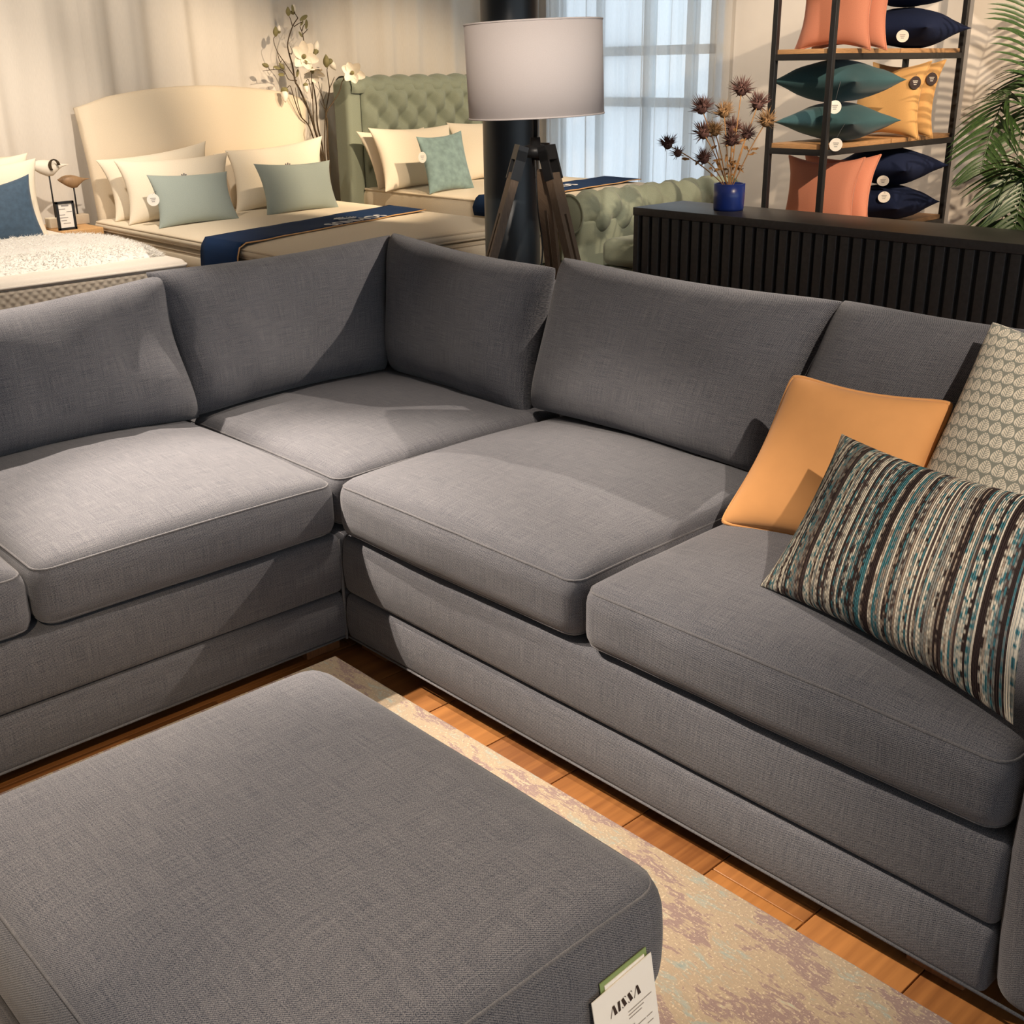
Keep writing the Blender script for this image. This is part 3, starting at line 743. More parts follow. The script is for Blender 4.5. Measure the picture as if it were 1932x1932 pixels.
# ------------------------------------------------------------------ blue vase with dried thistles
vc = onz(1374, 396, SBZ); vx, vy = vc.x, vc.y
vt = (vc-CO).dot(FW); vr = 58/FPX*vt/2
vh = 46/FPX*vt/.95
tag(MB().lathe([(.001, SBZ), (vr*.94, SBZ), (vr*.97, SBZ+.01), (vr, SBZ+vh*.5), (vr, SBZ+vh), (vr-.008, SBZ+vh), (vr-.008, SBZ+.03), (.001, SBZ+.03)], (vx, vy, 0), 32).build('vase', M['vase']),
    'cobalt blue cylinder vase on the charcoal sideboard', 'vase')
heads = [((1399, 170), 21, 0, 'tallest dried thistle stem in the blue vase'), ((1324, 205), 20, 0, 'dark purple thistle with curling bracts over the sheer curtain'),
         ((1366, 213), 18, 1, 'tan dried thistle beside the dark purple one'), ((1430, 197), 20, 0, 'dried thistle beside the shelf post with a mauve head'),
         ((1445, 230), 18, 1, 'pale straw thistle bloom hanging before the shelf post'), ((1328, 252), 20, 0, 'brown thistle tucked low beneath the dark purple one'),
         ((1349, 248), 17, 1, 'ginger open thistle in the middle of the bunch'), ((1382, 243), 18, 0, 'brown thistle in the middle of the bunch, upper of two'),
         ((1380, 266), 18, 0, 'brown thistle in the middle of the bunch, lower of two'), ((1409, 254), 17, 0, 'small brown thistle on the shelf side of the bunch'),
         ((1329, 300), 17, 0, 'mauve thistle drooping low beside the blue vase'), ((1260, 273), 16, 0, 'twin-headed thistle stem reaching out over the green footboard')]
rd = random.Random(5)
DEP = [.03, 0, .07, .07, -.08, .09, -.08, .12, -.09, .03, -.03, 0]   # the heads stand at different depths in the bunch
for i, ((hx, hy), hr, tan, lab) in enumerate(heads):
    t = vt + DEP[i]; c = CO+ray(hx, hy)*t; R_ = hr*1.3/FPX*t
    f0 = V((vx+rd.uniform(-.03, .03), vy+rd.uniform(-.03, .03), SBZ+.05)); tilt = (c-V((vx, vy, SBZ+.05))).normalized()
    th = empty('dried_thistle', (vx, vy, SBZ+.031), lab, 'dried flower', 'dried thistles in the blue vase')
    m1 = c.lerp(f0, .5)+V((0, 0, .02))
    rim = V((vx, vy, SBZ+vh+.004))+V((tilt.x, tilt.y, 0))*vr*.75
    MB().tube(smooth_path([f0, rim, rim.lerp(c, .5)+V((0, 0, .012)), c-tilt*.005], 5), .0026, 5).build('stem', M['drystem'], th)
    def head(c, R_, nsp):
        hd = MB(); hd.ellip(c, (V((1, 0, 0))*R_*.42, V((0, 1, 0))*R_*.42, V((0, 0, 1))*R_*.42), 8, 5)
        for k in range(nsp):
            d = V((rd.gauss(0, 1), rd.gauss(0, 1), rd.gauss(0, 1)+.4)).normalized()
            if d.dot(tilt) < -.55: d = -d
            s = d.orthogonal().normalized(); L = R_*rd.uniform(.75, 1.15); bend = V((rd.uniform(-.3, .3), rd.uniform(-.3, .3), rd.uniform(-.1, .4)))*R_
            w_ = R_*.042; s2 = d.cross(s)
            j = len(hd.v); b0 = c+d*R_*.3; b1 = c+d*L*.65+bend*.2; b2 = c+d*L+bend*.6
            hd.v += [b0+s*w_, b0-s*w_*.5+s2*w_*.8, b0-s*w_*.5-s2*w_*.8, b1+s*w_*.8, b1-s*w_*.4+s2*w_*.6, b1-s*w_*.4-s2*w_*.6, b2]
            for a, b in ((0, 1), (1, 2), (2, 0)): hd.face([j+a, j+b, j+3+b, j+3+a]); hd.face([j+3+a, j+3+b, j+6])
        return hd
    head(c, R_, 110).build('flower_head', M['thistle_tan'] if tan else M['thistle'], th)
    if i == 11:
        c2 = CO+ray(1279, 289)*t; head(c2, R_*.85, 50).build('flower_head', M['thistle'], th)
        MB().tube([c2, (c2+c)/2+V((.02, 0, -.02)), rim.lerp(c, .7)], .002, 4).build('stem', M['drystem'], th)
    # a couple of dry leaves on the stem
    for k in range(3):
        p = rim.lerp(c, rd.uniform(.12, .65)); d = V((rd.uniform(-1, 1), rd.uniform(-1, 1), rd.uniform(-.1, .8))).normalized(); s = d.orthogonal().normalized()
        L = rd.uniform(.03, .055); lf = MB()
        lf.grid(lambda a, q: p+d*L*q+s*(a-.5)*.016*math.sin(PI*min(1, q*.9+.1))+V((0, 0, -.02*q*q))+s.cross(d)*.004*math.sin(q*9+k), 2, 5); lf.build('leaf', M['drystem'], th)

# ================================================================== open bookshelf with cushions
NX, NY = 3.29, .81; SW, SD = 1.19, .30
bk = empty('shelf_unit', (NX+SW/2, NY+SD/2, 0), 'black metal shelf unit with oak boards displaying cushions', 'shelf unit')
q = .013
LV = [.20, .615, 1.027, 1.435, 1.85]
for (x, y) in ((NX, NY), (NX, NY+SD), (NX+SW, NY), (NX+SW, NY+SD)):
    MB().rbox((x-q, y-q, 0), (x+q, y+q, 2.3), .002, 1).build('post', M['black'], bk)
for z in LV:
    for y in (NY, NY+SD): MB().rbox((NX, y-.012, z-.045), (NX+SW, y+.012, z-.018), .001, 1).build('rail', M['black'], bk)
    for x in (NX, NX+SW): MB().rbox((x-.012, NY, z-.045), (x+.012, NY+SD, z-.018), .001, 1).build('rail', M['black'], bk)
    for s_ in (0, 1): MB().rbox((NX+.005+s_*SW*.5, NY+.002, z-.020), (NX+SW*(.5+.5*s_)-.008+.003*s_, NY+SD-.002, z+.002), .001, 1).build('shelf_board', M['shelfwood'], bk)
def stand(x, yl, yr, zb, h, lean, th, mat, label, seed, tagm=None, tagp=None):
    zb -= .010
    C4 = (V((x+lean, yl, zb+h)), V((x+lean*1.1, yr, zb+h*1.02)), V((x, yr-.01, zb)), V((x, yl, zb)))
    o, mb = pillow('cushion', label, 'cushion', C4, th, mat, 'cushions on the shelf unit', pipe=mat, piper=.004, ear=.09, wr=.008, seed=seed, n=18)
    if tagp: hang_tag(o, *tagp, .026, tagm, M['paper'], 1.15, NY-.075)
    return o
def lie(cx, cy, w_, z, th, mat, label, seed, tagm=None, tagc=None):
    C4 = (V((cx-w_, cy+w_, z)), V((cx+w_, cy+w_, z)), V((cx+w_, cy-w_, z)), V((cx-w_, cy-w_, z)))
    o, mb = pillow('cushion', label, 'cushion', C4, th, mat, 'cushions on the shelf unit', ear=.05, wr=.012, seed=seed, n=22, p=2.0, pq=.6)
    if tagc: hang_tag(o, *tagc, .029, tagm or M['paper'], M['ink_grey'], 1.0, NY-.055, (cx-w_-(.040 if z < Z1+.1 else .012), z) if mat is M['teal'] else None)
    return o
yl, yr = NY+SD+.03, NY-.06
Z0, Z1, Z2 = LV[1]+.004, LV[2]+.004, LV[3]+.004
stand(NX+.17, yl, yr-.02, Z0, .35, .05, .055, M['coral'], 'coral cushion on the shelf below the teal ones, foremost of two', 41)
stand(NX+.31, yl, yr-.02, Z0, .355, .05, .055, M['coral'], 'coral cushion on the shelf below the teal ones, leaning behind its twin', 42)
stand(NX+.20, yl, yr, Z2, .355, .05, .055, M['coral'], 'coral cushion on the highest visible shelf board, foremost of two', 43)
stand(NX+.34, yl, yr, Z2, .36, .05, .055, M['coral'], 'coral cushion on the highest visible shelf board, leaning behind its twin', 44)
stand(NX+.72, yl, yr, Z1, .35, .06, .055, M['mustard'], 'mustard cushion beside the teal pair, nearer to them', 45, M['brown_tag'], (1727, 156))
stand(NX+.86, yl, yr, Z1, .355, .06, .055, M['mustard'], 'mustard cushion next to the shelf post, farther from the teal pair', 46, M['brown_tag'], (1758, 149))
tp = (1575, 202); tq = (1577, 273)
lie(NX+.30, NY+.13, .215, Z1+.088, .085, M['teal'], 'teal cushion lying flat, lower of the stacked pair', 47, M['paper'], tq)
lie(NX+.29, NY+.135, .225, Z1+.268, .092, M['teal'], 'teal cushion lying flat, upper of the stacked pair', 48, M['paper'], tp)
lie(NX+.78, NY+.13, .215, Z0+.085, .088, M['navy'], 'navy cushion beside the coral pair, lower of two', 49, M['paper'], (1668, 372))
lie(NX+.82, NY+.14, .225, Z0+.263, .090, M['navy'], 'navy cushion beside the coral pair, upper of two', 50, M['paper'], (1666, 341))
lie(NX+.86, NY+.13, .225, Z2+.088, .09, M['navy'], 'navy cushion on the highest visible shelf board, lower of two', 51, M['paper'], (1703, 68))
lie(NX+.84, NY+.13, .22, Z2+.275, .09, M['navy'], 'navy cushion on the highest visible shelf board, upper of two', 52)

# ================================================================== palm
palm = empty('potted_palm', (4.13, -.12, 0), 'green potted palm with arching feathery fronds beside the pale wall', 'plant')
MB().lathe([(.001, 0), (.13, 0), (.17, .32), (.175, .34), (.16, .34), (.15, .30), (.001, .30)], (4.13, -.12, 0), 24).build('pot', M['charcoal'], palm)
PT = 5.35
def pxp(x, y, t=PT): return CO+ray(x, y)*t
base_p = V((4.13, -.12, .32))
fr = [  # rachis control pixels (base to tip) with depth, leaflet length
    ([(1990, 420), (1965, 260), (1925, 195), (1895, 190), (1866, 262), (1850, 325)], 5.15, .155),
    ([(1990, 420), (1975, 230), (1950, 100), (1945, 20), (1960, -60)], 5.35, .20),
    ([(1990, 440), (1950, 340), (1915, 315), (1905, 370), (1880, 440)], 4.95, .155),
    ([(1990, 440), (1960, 360), (1935, 330), (1925, 380), (1910, 450)], 4.9, .155),
    ([(1995, 430), (1985, 260), (1960, 190), (1930, 240), (1915, 330)], 5.25, .16),
    ([(1995, 430), (2010, 250), (2040, 120), (2080, 60)], 5.3, .24),
    ([(1995, 430), (2030, 300), (2090, 260), (2140, 330)], 5.1, .22),
    ([(1995, 430), (2000, 280), (1990, 150), (1965, 130), (1935, 160)], 5.45, .22),
    ([(1990, 450), (1960, 420), (1930, 420), (1910, 460), (1890, 520)], 5.0, .15)]
rp = random.Random(3)
for fi, (pts, dep, LL) in enumerate(fr):
    dep -= .30
    path = smooth_path([base_p]+[pxp(x, y, dep) for x, y in pts[1:]], 7)
    rach = MB().tube(path, lambda t: .006*(1-t*.75), 5).build('frond', M['palm'], palm)
    N = len(path); st = 5; lone = fi < 3
    lm = MB()
    for i in range(st, N):
        p = path[i]; tg = (path[min(i+1, N-1)]-path[i-1]).normalized(); f = (i-st)/(N-st)
        L = LL*(.55+.75*math.sin(PI*min(1, .18+f*.80)))*rp.uniform(.9, 1.1)
        sd = tg.cross(V((0, 0, 1)))
        sd = sd.normalized() if sd.length > .2 else RT
        un = sd.cross(tg).normalized()
        for sg in (-1, 1):
            d = (sd*sg*.85+tg*rp.uniform(.4, .7)+un*.18).normalized(); w_ = .0085
            bn = tg.cross(d).normalized(); wd = bn.cross(d).normalized()
            if lone: lm = MB()
            lm.grid(lambda a, q: p+d*L*q+V((0, 0, -1))*L*.30*q*q+wd*(a-.5)*2*w_*(math.sin(PI*min(1, .12+q*.88))**.7 if q < .999 else .02)+bn*abs(a-.5)*.004, 2, 5, lambda a, q: (a*.1+i, q))
            if lone: lm.build('leaflet', M['palm'], rach)
    if not lone: tag(lm.build('leaflets', M['palm'], rach, weld=False), kind='stuff')

# ================================================================== beds
HZ = .66          # top of the mattresses
def mattress_mb(x0, x1, y0, y1, z0, z1, tuft=0, seed=0, crown=.012):
    c = ((x0+x1)/2, (y0+y1)/2); h = ((x1-x0)/2, (y1-y0)/2)
    def fn(q):
        u = (q.x-c[0])/h[0]; v = (q.y-c[1])/h[1]; t = (q.z-z0)/(z1-z0)
        e = max(0, 1-u**4)*max(0, 1-v**4)
        z = q.z+(crown*e+.006*nz(q, 6, seed)*e if t > .6 else 0)
        k = .012*math.sin(PI*max(0, min(1, t)))
        s = k*(1 + (0.7*math.sin(q.y*2*PI/tuft) if tuft else 0)*1)
        s2 = k*(1 + (0.7*math.sin(q.x*2*PI/tuft) if tuft else 0))
        return V((q.x+s*u*abs(u)**9, q.y+s2*v*abs(v)**9, z))
    return MB().rbox((x0, y0, z0), (x1, y1, z1), .03, 40 if tuft else 16, fn), fn
def edge_ring(x0, x1, y0, y1, z, r=.03):
    return ring(x0, x1, y0, y1, z, r)
# ---- cream bed with the curved headboard
BX0, BX1, BY0, BY1 = 1.16, 2.56, 2.02, 3.86
bed2 = empty('upholstered_bed', (1.85, 3, 0), 'cream upholstered bed with a tall curved headboard', 'bed')
MB().rbox((BX0, BY0, .03), (BX1, BY1, .34), .02, 6).build('divan_base', M['cream_head'], bed2)
for a, b, nm in ((.345, .475, 'mattress'), (.478, .60, 'mattress'), (.602, HZ, 'mattress_topper')):
    mb, fn = mattress_mb(BX0, BX1, BY0, BY1-.01, a, b, 0, 2)
    mo = mb.build(nm, M['mattress'], bed2)
    for z in (a+.012, b-.012): MB().tube(edge_ring(BX0-.004, BX1+.004, BY0-.004, BY1-.006, z), .006, 6, closed=True).build('piping', M['cream_head'], mo)
YH = 3.88
h_tl, h_tm, h_tr, h_b = ony(148, 204, YH+.12), ony(345, 172, YH+.12), ony(562, 186, YH+.12), ony(226, 420, YH)
def hb(a, t, off):
    zt = h_tl.z + (h_tm.z-h_tl.z)*math.sin(PI*(a**.95)) + (h_tr.z-h_tl.z)*a
    z = lerp(.05, zt, t)
    k = max(0, (z-.55)/(zt-.55)); fl = k**2.0
    xl = lerp(BX0+.06, h_tl.x, fl); xr = lerp(BX1-.06, h_tr.x+.06, fl)
    y = YH + .12*k**2.2 + off
    return V((lerp(xl, xr, a), y, z))
hm = MB(); hm.grid(lambda a, t: hb(a, t, 0), 24, 16, lambda a, t: (a*1.5, t*1.2)); hm.grid(lambda a, t: hb(a, t, .07), 24, 16, lambda a, t: (a*1.5, t*1.2), flip=True)
hm.grid(lambda a, t: hb(a, 1, .07*t)+V((0, 0, .022*math.sin(PI*t)*min(1, a*8, (1-a)*8))), 24, 4); hm.grid(lambda a, t: hb(0, a, .07*t)-V((.012*math.sin(PI*t)*min(1, (1-a)*8), 0, 0)), 16, 4); hm.grid(lambda a, t: hb(1, a, .07*t)+V((.012*math.sin(PI*t)*min(1, (1-a)*8), 0, 0)), 16, 4)
hm.build('headboard', M['cream_head'], bed2)
for x in (BX0+.1, BX1-.1):
    for y in (BY0+.1, BY1-.1): MB().tube([(x, y, 0), (x, y, .04)], .03, 10).build('leg', M['leg'], bed2)
REST = [HZ]                      # height of the bed the next pillows rest on
def bpil(name, label, tl, tr, br, bl, yt, yb, th, mat, seed, group=None, **kw):
    a, b, c, d = ony(*tl, yt), ony(*tr, yt), ony(*br, yb), ony(*bl, yb)
    # the lower corners end on the mattress, pressed a little into it
    c = b+(c-b)*((b.z-REST[0])/(b.z-c.z)); d = a+(d-a)*((a.z-REST[0])/(a.z-d.z))
    return pillow(name, label, 'pillow' if name == 'pillow' else 'cushion', (a, b, c, d), th, mat, group, seed=seed, **kw)
def crest(o, px_, py_):
    # little crown embroidered on the pillow face
    t = surf(o); m = MB()
    def P(dx, dy):
        d = ray(px_+dx, py_+dy).normalized(); h = t.ray_cast(CO, d); return h[0]-d*.0025
    for dx, dz in ((-1, .55), (-.5, .9), (0, 1.1), (.5, .9), (1, .55)): m.tube([P(dx*4, 0), P(dx*8, -dz*8)], .0035, 5)
    m.tube([P(-6, 1), P(6, 1)], .004, 5); m.build('embroidered_crest', M['grey_thread'], o)
GP = 'pillows on the cream bed'; REST[0] = HZ+.002
bpil('pillow', 'cream pillow against the curved headboard behind the grey-green cushion', (180, 302), (388, 266), (420, 405), (224, 440), 3.76, 3.64, .06, M['cream'], 61, GP)
bpil('pillow', 'cream pillow against the curved headboard beside the magnolia', (402, 290), (602, 262), (612, 372), (440, 408), 3.76, 3.66, .06, M['cream'], 62, GP)
o, mb = bpil('pillow', 'cream pillow with a crest, foremost below the headboard near the bird ornaments', (214, 303), (430, 287), (442, 402), (246, 438), 3.58, 3.46, .07, M['cream'], 63, GP)
crest(o, 347, 336)
o, mb = bpil('pillow', 'cream pillow with a crest, foremost below the headboard near the magnolia', (424, 284), (608, 256), (616, 378), (446, 410), 3.60, 3.50, .07, M['cream'], 64, GP)
crest(o, 543, 316)
o, mb = bpil('cushion', 'grey-green oblong cushion with a round white tag on the cream bed', (276, 330), (428, 323), (452, 410), (298, 424), 3.34, 3.22, .055, M['greygreen'], 65, 'grey-green cushions on the cream bed')
hang_tag(o, 289, 377, .030, M['paper'], M['ink_grey'])
bpil('cushion', 'grey-green oblong cushion beside the magnolia side of the cream bed', (478, 309), (622, 302), (640, 390), (502, 404), 3.34, 3.24, .055, M['greygreen'], 66, 'grey-green cushions on the cream bed')

def runner(label, x0, x1, ya, yb, z, drop, text, tpos, tsize, rot, skew=0):
    W = x1-x0
    def fn(a, t, off=0):
        s = a*(drop+W)
        y = lerp(ya, yb, t)
        if s < drop:
            k = s/drop; p = V((x0-.030-.012*math.sin(PI*k)-off, y, z-drop+s)); 
            if s > drop-.03: m = (s-drop+.03)/.03; p = V((x0-.030+.018*m*m-off*(1-m), y, z-drop+s-.006*m*m+off*m))
        else:
            x = x0-.012+(s-drop); p = V((x, y, z+.003+.004*nz((x, y, 0), 7)+off))
        p.y += skew*max(0, s-drop); return p
    mb = MB(); mb.grid(lambda a, t: fn(a, t, 0), 60, 8, lambda a, t: (a*2, t)); mb.grid(lambda a, t: fn(a, t, .005), 60, 8, lambda a, t: (a*2, t), flip=True)
    for t in (0, 1): mb.grid(lambda a, q: fn(a, t, q*.005), 60, 1)
    for a in (0, 1): mb.grid(lambda t, q: fn(a, t, q*.005), 8, 1)
    o = tag(mb.build('bed_runner', M['navy_cloth']), label, 'runner')
    MB().tube([fn(k/40, 0)+V((0, -.002, .003)) for k in range(41)], .0035, 5).build('trim', M['oaklight'], o)
    cu = bpy.data.curves.new('lettering', 'FONT'); cu.body = text; cu.size = tsize; cu.align_x = 'CENTER'; cu.align_y = 'CENTER'; cu.extrude = .0006
    to = bpy.data.objects.new('tmp', cu); COL.objects.link(to)
    me = bpy.data.meshes.new_from_object(to.evaluated_get(bpy.context.evaluated_depsgraph_get())); bpy.data.objects.remove(to)
    l = bpy.data.objects.new('lettering', me); COL.objects.link(l); me.materials.clear(); me.materials.append(M['white_thread'])
    l.parent = o; l.location = V(tpos)-WL[o]; l.rotation_euler = (0, 0, rot); WL[l] = V(tpos)
    cm = MB(); c = V(tpos)+V((0, .085, 0))
    for k in range(9):
        a = k/9*PI; cm.tube([c+V((math.cos(a)*.03, math.sin(a)*.02, 0)), c+V((math.cos(a)*.065, math.sin(a)*.045, 0))], .0035, 5)
    cm.tube([c+V((-.05, -.012, 0)), c+V((.05, -.012, 0))], .004, 5); cm.build('crest', M['white_thread'], o)
    return o
ra = onz(500, 472, HZ).y; rb_ = onz(425, 440, HZ).y
r2x = onz(822, 398, HZ).x
tq_ = onz(660, 416, HZ+.016)
runner('navy bed runner with white lettering draped over the cream bed', BX0, BX1-.05, 2.34, 2.66, HZ+.010, .30, 'SOMNUS', (tq_.x, tq_.y-.05, HZ+.0235), .11, PI+.28, .285)

# ---- near-left bed with the fur throw
AX0, AX1, AY0, AY1 = -.62, .90, 2.36, 3.86
bed1 = empty('divan_bed', (.15, 3.1, 0), 'white divan bed with a quilted mattress side, under a fur throw', 'bed')
MB().rbox((AX0, AY0+.03, .03), (AX1-.02, AY1, .33), .02, 6).build('divan_base', M['quilt'], bed1)
QS = .022
def qfn(q):
    u = (q.x-(AX0+AX1)/2)/((AX1-AX0)/2); v = (q.y-(AY0+AY1)/2)/((AY1-AY0)/2); t = (q.z-.335)/(HZ-.02-.335)
    d = .0045*abs(math.sin((q.x+q.z)*PI/.036))*abs(math.sin((q.x-q.z)*PI/.036)) if v < -.9 and .1 < t < .86 else 0
    d2 = .0045*abs(math.sin((q.y+q.z)*PI/.036))*abs(math.sin((q.y-q.z)*PI/.036)) if u > .9 and .1 < t < .86 else 0
    return V((q.x+d2, q.y-d, q.z+(.01*max(0, 1-u**4)*max(0, 1-v**4) if t > .9 else 0)))
# fine grid on the side that shows
mm = MB()
mm.rbox((AX0, AY0, .335), (AX1, AY1, HZ-.02), .03, 22, lambda q: V((q.x, q.y+.004, q.z)))
qm = mm.build('mattress', M['white_cotton'], bed1)
qp = MB(); qp.grid(lambda a, t: qfn(V((lerp(AX0+.03, AX1-.03, a), AY0+.001, lerp(.36, HZ-.055, t)))), 260, 46, lambda a, t: (a*1.4, t*.25))
qp.build('quilted_border', M['quilt'], qm)
qp = MB(); qp.grid(lambda a, t: qfn(V((AX1-.004, lerp(AY0+.03, AY1-.03, a), lerp(.36, HZ-.055, t)))), 240, 40, lambda a, t: (a*1.4, t*.25))
qp.build('quilted_border', M['quilt'], qm)
for z in (.345, HZ-.045): MB().tube(edge_ring(AX0, AX1, AY0, AY1, z), .007, 6, closed=True).build('piping', M['white_cotton'], qm)
for x in (AX0+.1, AX1-.1):
    for y in (AY0+.13, AY1-.1): MB().tube([(x, y, 0), (x, y, .04)], .03, 10).build('leg', M['leg'], bed1)
MB().rbox((AX0-.03, AY1, .05), (AX1-.05, AY1+.08, 1.0), .03, 6).build('headboard', M['cream_head'], bed1)
# fur throw: thick soft sheet with a shaggy surface
FZ = HZ-.030
fx0, fx1, fy0, fy1 = -.5, .865, 2.50, 3.24
def ffn(a, t):
    e = (max(0, 1-(2*a-1)**8)*max(0, 1-(2*t-1)**6))**.5
    x = lerp(fx0, fx1, a); y = lerp(fy0, fy1, t)
    return V((x+.02*nz((a*9, t*3, 0), 1)*(1 if a > .9 else 0), y+.03*nz((a*6, t, 3), 1), FZ+.004+(.078+.014*nz((x, y, 0), 4))*e))
fm = MB(); fm.grid(ffn, 60, 30, lambda a, t: (a*1.4, t*.8)); fm.grid(lambda a, t: V((ffn(a, t).x, ffn(a, t).y, FZ+.003)), 60, 30, lambda a, t: (a, t), flip=True)
fur = tag(fm.build('fur_throw', M['fur']), 'fluffy white fur throw spread over the quilted bed', 'throw')
ft = MB(); rf = random.Random(9)
for k in range(9000):
    a, t = rf.random(), rf.random()
    if rf.random() < .35: t = t*.12
    if rf.random() < .2: a = 1-rf.random()*.05
    p = ffn(a, t); d = V((rf.gauss(.2, .5), rf.gauss(-.5, .5), rf.uniform(.2, 1))).normalized(); L = rf.uniform(.012, .026); s = d.orthogonal().normalized()*.0016
    b = len(ft.v); ft.v += [p-s, p+s, p+d*L+V((0, 0, -.004))]; ft.face([b, b+1, b+2], [(a, t), (a, t), (a, t)])
tag(ft.build('fur_pile', M['fur'], fur, weld=False), kind='stuff')
GP = 'white pillows on the fur-covered bed'; REST[0] = HZ-.026
bpil('pillow', 'white pillow standing at the back of the fur-covered bed', (-140, 300), (52, 288), (66, 425), (-140, 470), 3.78, 3.66, .05, M['cream'], 71, GP)
bpil('pillow', 'white frilled pillow behind the slate blue cushion', (-150, 315), (68, 298), (92, 432), (-140, 480), 3.66, 3.56, .06, M['cream'], 72, GP)
bpil('cushion', 'slate blue velvet cushion on the fur-covered bed', (-90, 368), (54, 328), (86, 438), (-95, 466), 3.50, 3.40, .06, M['navy_vel'], 73)

# ---- sage green tufted bed
GX0, GX1, GY0, GY1 = 2.86, 4.28, 2.10, 3.90
bed3 = empty('tufted_bed', (3.55, 3, 0), 'sage green deep-buttoned bed with a scrolled footboard', 'bed')
def tuft(u, v, su, sv, depth):
    # diamond buttoning: dips at the lattice points with creases between them
    a = u/su+v/sv; b = u/su-v/sv
    fa = abs(a-round(a)); fb = abs(b-round(b))
    d = math.hypot(fa, fb)
    crease = min(fa, fb)
    return depth*(min(1, d*1.6)**.6*.8 + min(1, crease*5)*.2)
hx0, hx1, hzt = 2.80, 4.25, onz(0, 0, 0).z
YG = 3.90; hz1 = ony(780, 152, YG).z-.02
hx0 = ony(645, 200, YG).x; hx1 = hx0+1.44
bw = .11
def gh(a, t):
    x = lerp(hx0+bw, hx1-bw, a); z = lerp(.35, hz1, t)
    return V((x, YG-.045-tuft(x-hx0, z, .155, .20, .075)*min(1, a*14, (1-a)*14)**.5*min(1, (1-t)*9+.45), z))
g = MB(); g.grid(gh, 130, 70, lambda a, t: (a*1.4, t)); g.build('buttoned_panel', M['sage'], bed3)
pan = MB(); pan.rbox((hx0, YG-.06, .05), (hx0+bw, YG+.10, hz1+.03), .03, 8); pan.rbox((hx1-bw, YG-.06, .05), (hx1, YG+.10, hz1+.03), .03, 8); pan.rbox((hx0+.02, YG-.03, .05), (hx1-.02, YG+.10, hz1+.01), .03, 8)
pan.build('headboard', M['sage'], bed3, weld=False)
tr_ = MB(); N_ = 140                                # buttoned roll along the top
def rollp(a, t):
    x = lerp(hx0+.03, hx1-.03, a); an = PI*(1.15*t-.15); R_ = .05+tuft(x-hx0, t*.2, .155, .20, .022)
    return V((x, YG+.02-math.cos(an)*R_*1.5, hz1-.012+math.sin(an)*R_))
tr_.grid(rollp, 140, 14, lambda a, t: (a*1.4, t*.2)); [tr_.ellip((xx, YG+.02, hz1-.012), ((.03, 0, 0), (0, .085, 0), (0, 0, .058)), 16, 8) for xx in (hx0+.03, hx1-.03)]; tr_.build('headboard_roll', M['sage'], bed3)
bt = MB()
for i in range(-2, 24):
    for j in range(2, 14):
        u = i*.155/2; v = j*.20/2
        if (i+j) % 2 == 0 and bw+.03 < u < hx1-hx0-bw-.03 and .55 < v < hz1-.03:
            x = hx0+u; bt.ellip((x, YG-.05, v), ((.011, 0, 0), (0, .006, 0), (0, 0, .011)), 8, 4)
tag(bt.build('buttons', M['sage'], bed3), kind='stuff')
# side rails, mattress
MB().rbox((GX0+.03, GY0+.1, .08), (GX1-.03, GY1, .36), .03, 8).build('side_rail', M['sage'], bed3)
mb, fn = mattress_mb(GX0+.06, GX1-.06, GY0+.22, GY1-.06, .37, .52, .085, 5); mo = mb.build('mattress', M['mattress'], bed3)
mb, fn = mattress_mb(GX0+.05, GX1-.05, GY0+.22, GY1-.06, .525, HZ+.035, .085, 6); mo = mb.build('mattress', M['mattress'], bed3)
for z in (.537, HZ+.025): MB().tube(edge_ring(GX0+.046, GX1-.046, GY0+.216, GY1-.056, z), .007, 6, closed=True).build('piping', M['cream_head'], mo)
# footboard: flat panel below, fat buttoned scroll above
fzt = .70; FR = .105
fbx0 = onz(1078, 400, .60).x; fbx0 = ony(1080, 405, GY0).x; fbx1 = fbx0+1.37
zc_ = ony(1085, 405, GY0).z
def fbp(a, t):
    x = lerp(fbx0, fbx1, a)
    an = -2.2+ t*5.0
    R_ = FR*.62+tuft(x-fbx0, t*.40, .17, .24, .06)*min(1, a*12+.1, (1-a)*12+.1)
    return V((x, GY0+.02-math.cos(an)*R_, zc_+math.sin(an)*R_))
g = MB(); g.grid(fbp, 140, 46, lambda a, t: (a*1.4, t*.5)); 
sc = g.build('footboard_scroll', M['sage'], bed3)
for xx, sgn in ((fbx0, -1), (fbx1, 1)):
    e = MB(); e.grid(lambda a, t: V((xx+sgn*(.012*(1-t*t)+.002), GY0+.02-math.cos(a*2*PI)*FR*.96*t, zc_+math.sin(a*2*PI)*FR*.96*t)), 28, 5); e.build('scroll_end', M['sage'], sc)
    MB().tube([(xx+sgn*.004, GY0+.02-math.cos(2*PI*k/28)*FR*.97, zc_+math.sin(2*PI*k/28)*FR*.97) for k in range(28)], .006, 6, closed=True).build('piping', M['sage'], sc)
MB().rbox((fbx0+.01, GY0-.035, .06), (fbx1-.01, GY0+.10, zc_-.03), .02, 8, lambda q: V((q.x, q.y-(.03*max(0, (q.z-.40)/.2) if q.y < GY0 else 0), q.z))).build('footboard', M['sage'], bed3)
for x in (fbx0+.06, fbx1-.06): MB().tube([(x, GY0+.03, 0), (x, GY0+.03, .07)], lambda t: .02+.012*t, 10).build('leg', M['leg'], bed3)
for x in (hx0+.06, hx1-.06): MB().tube([(x, YG+.03, 0), (x, YG+.03, .07)], lambda t: .02+.012*t, 10).build('leg', M['leg'], bed3)
GP = 'pillows on the green bed'; REST[0] = HZ+.033
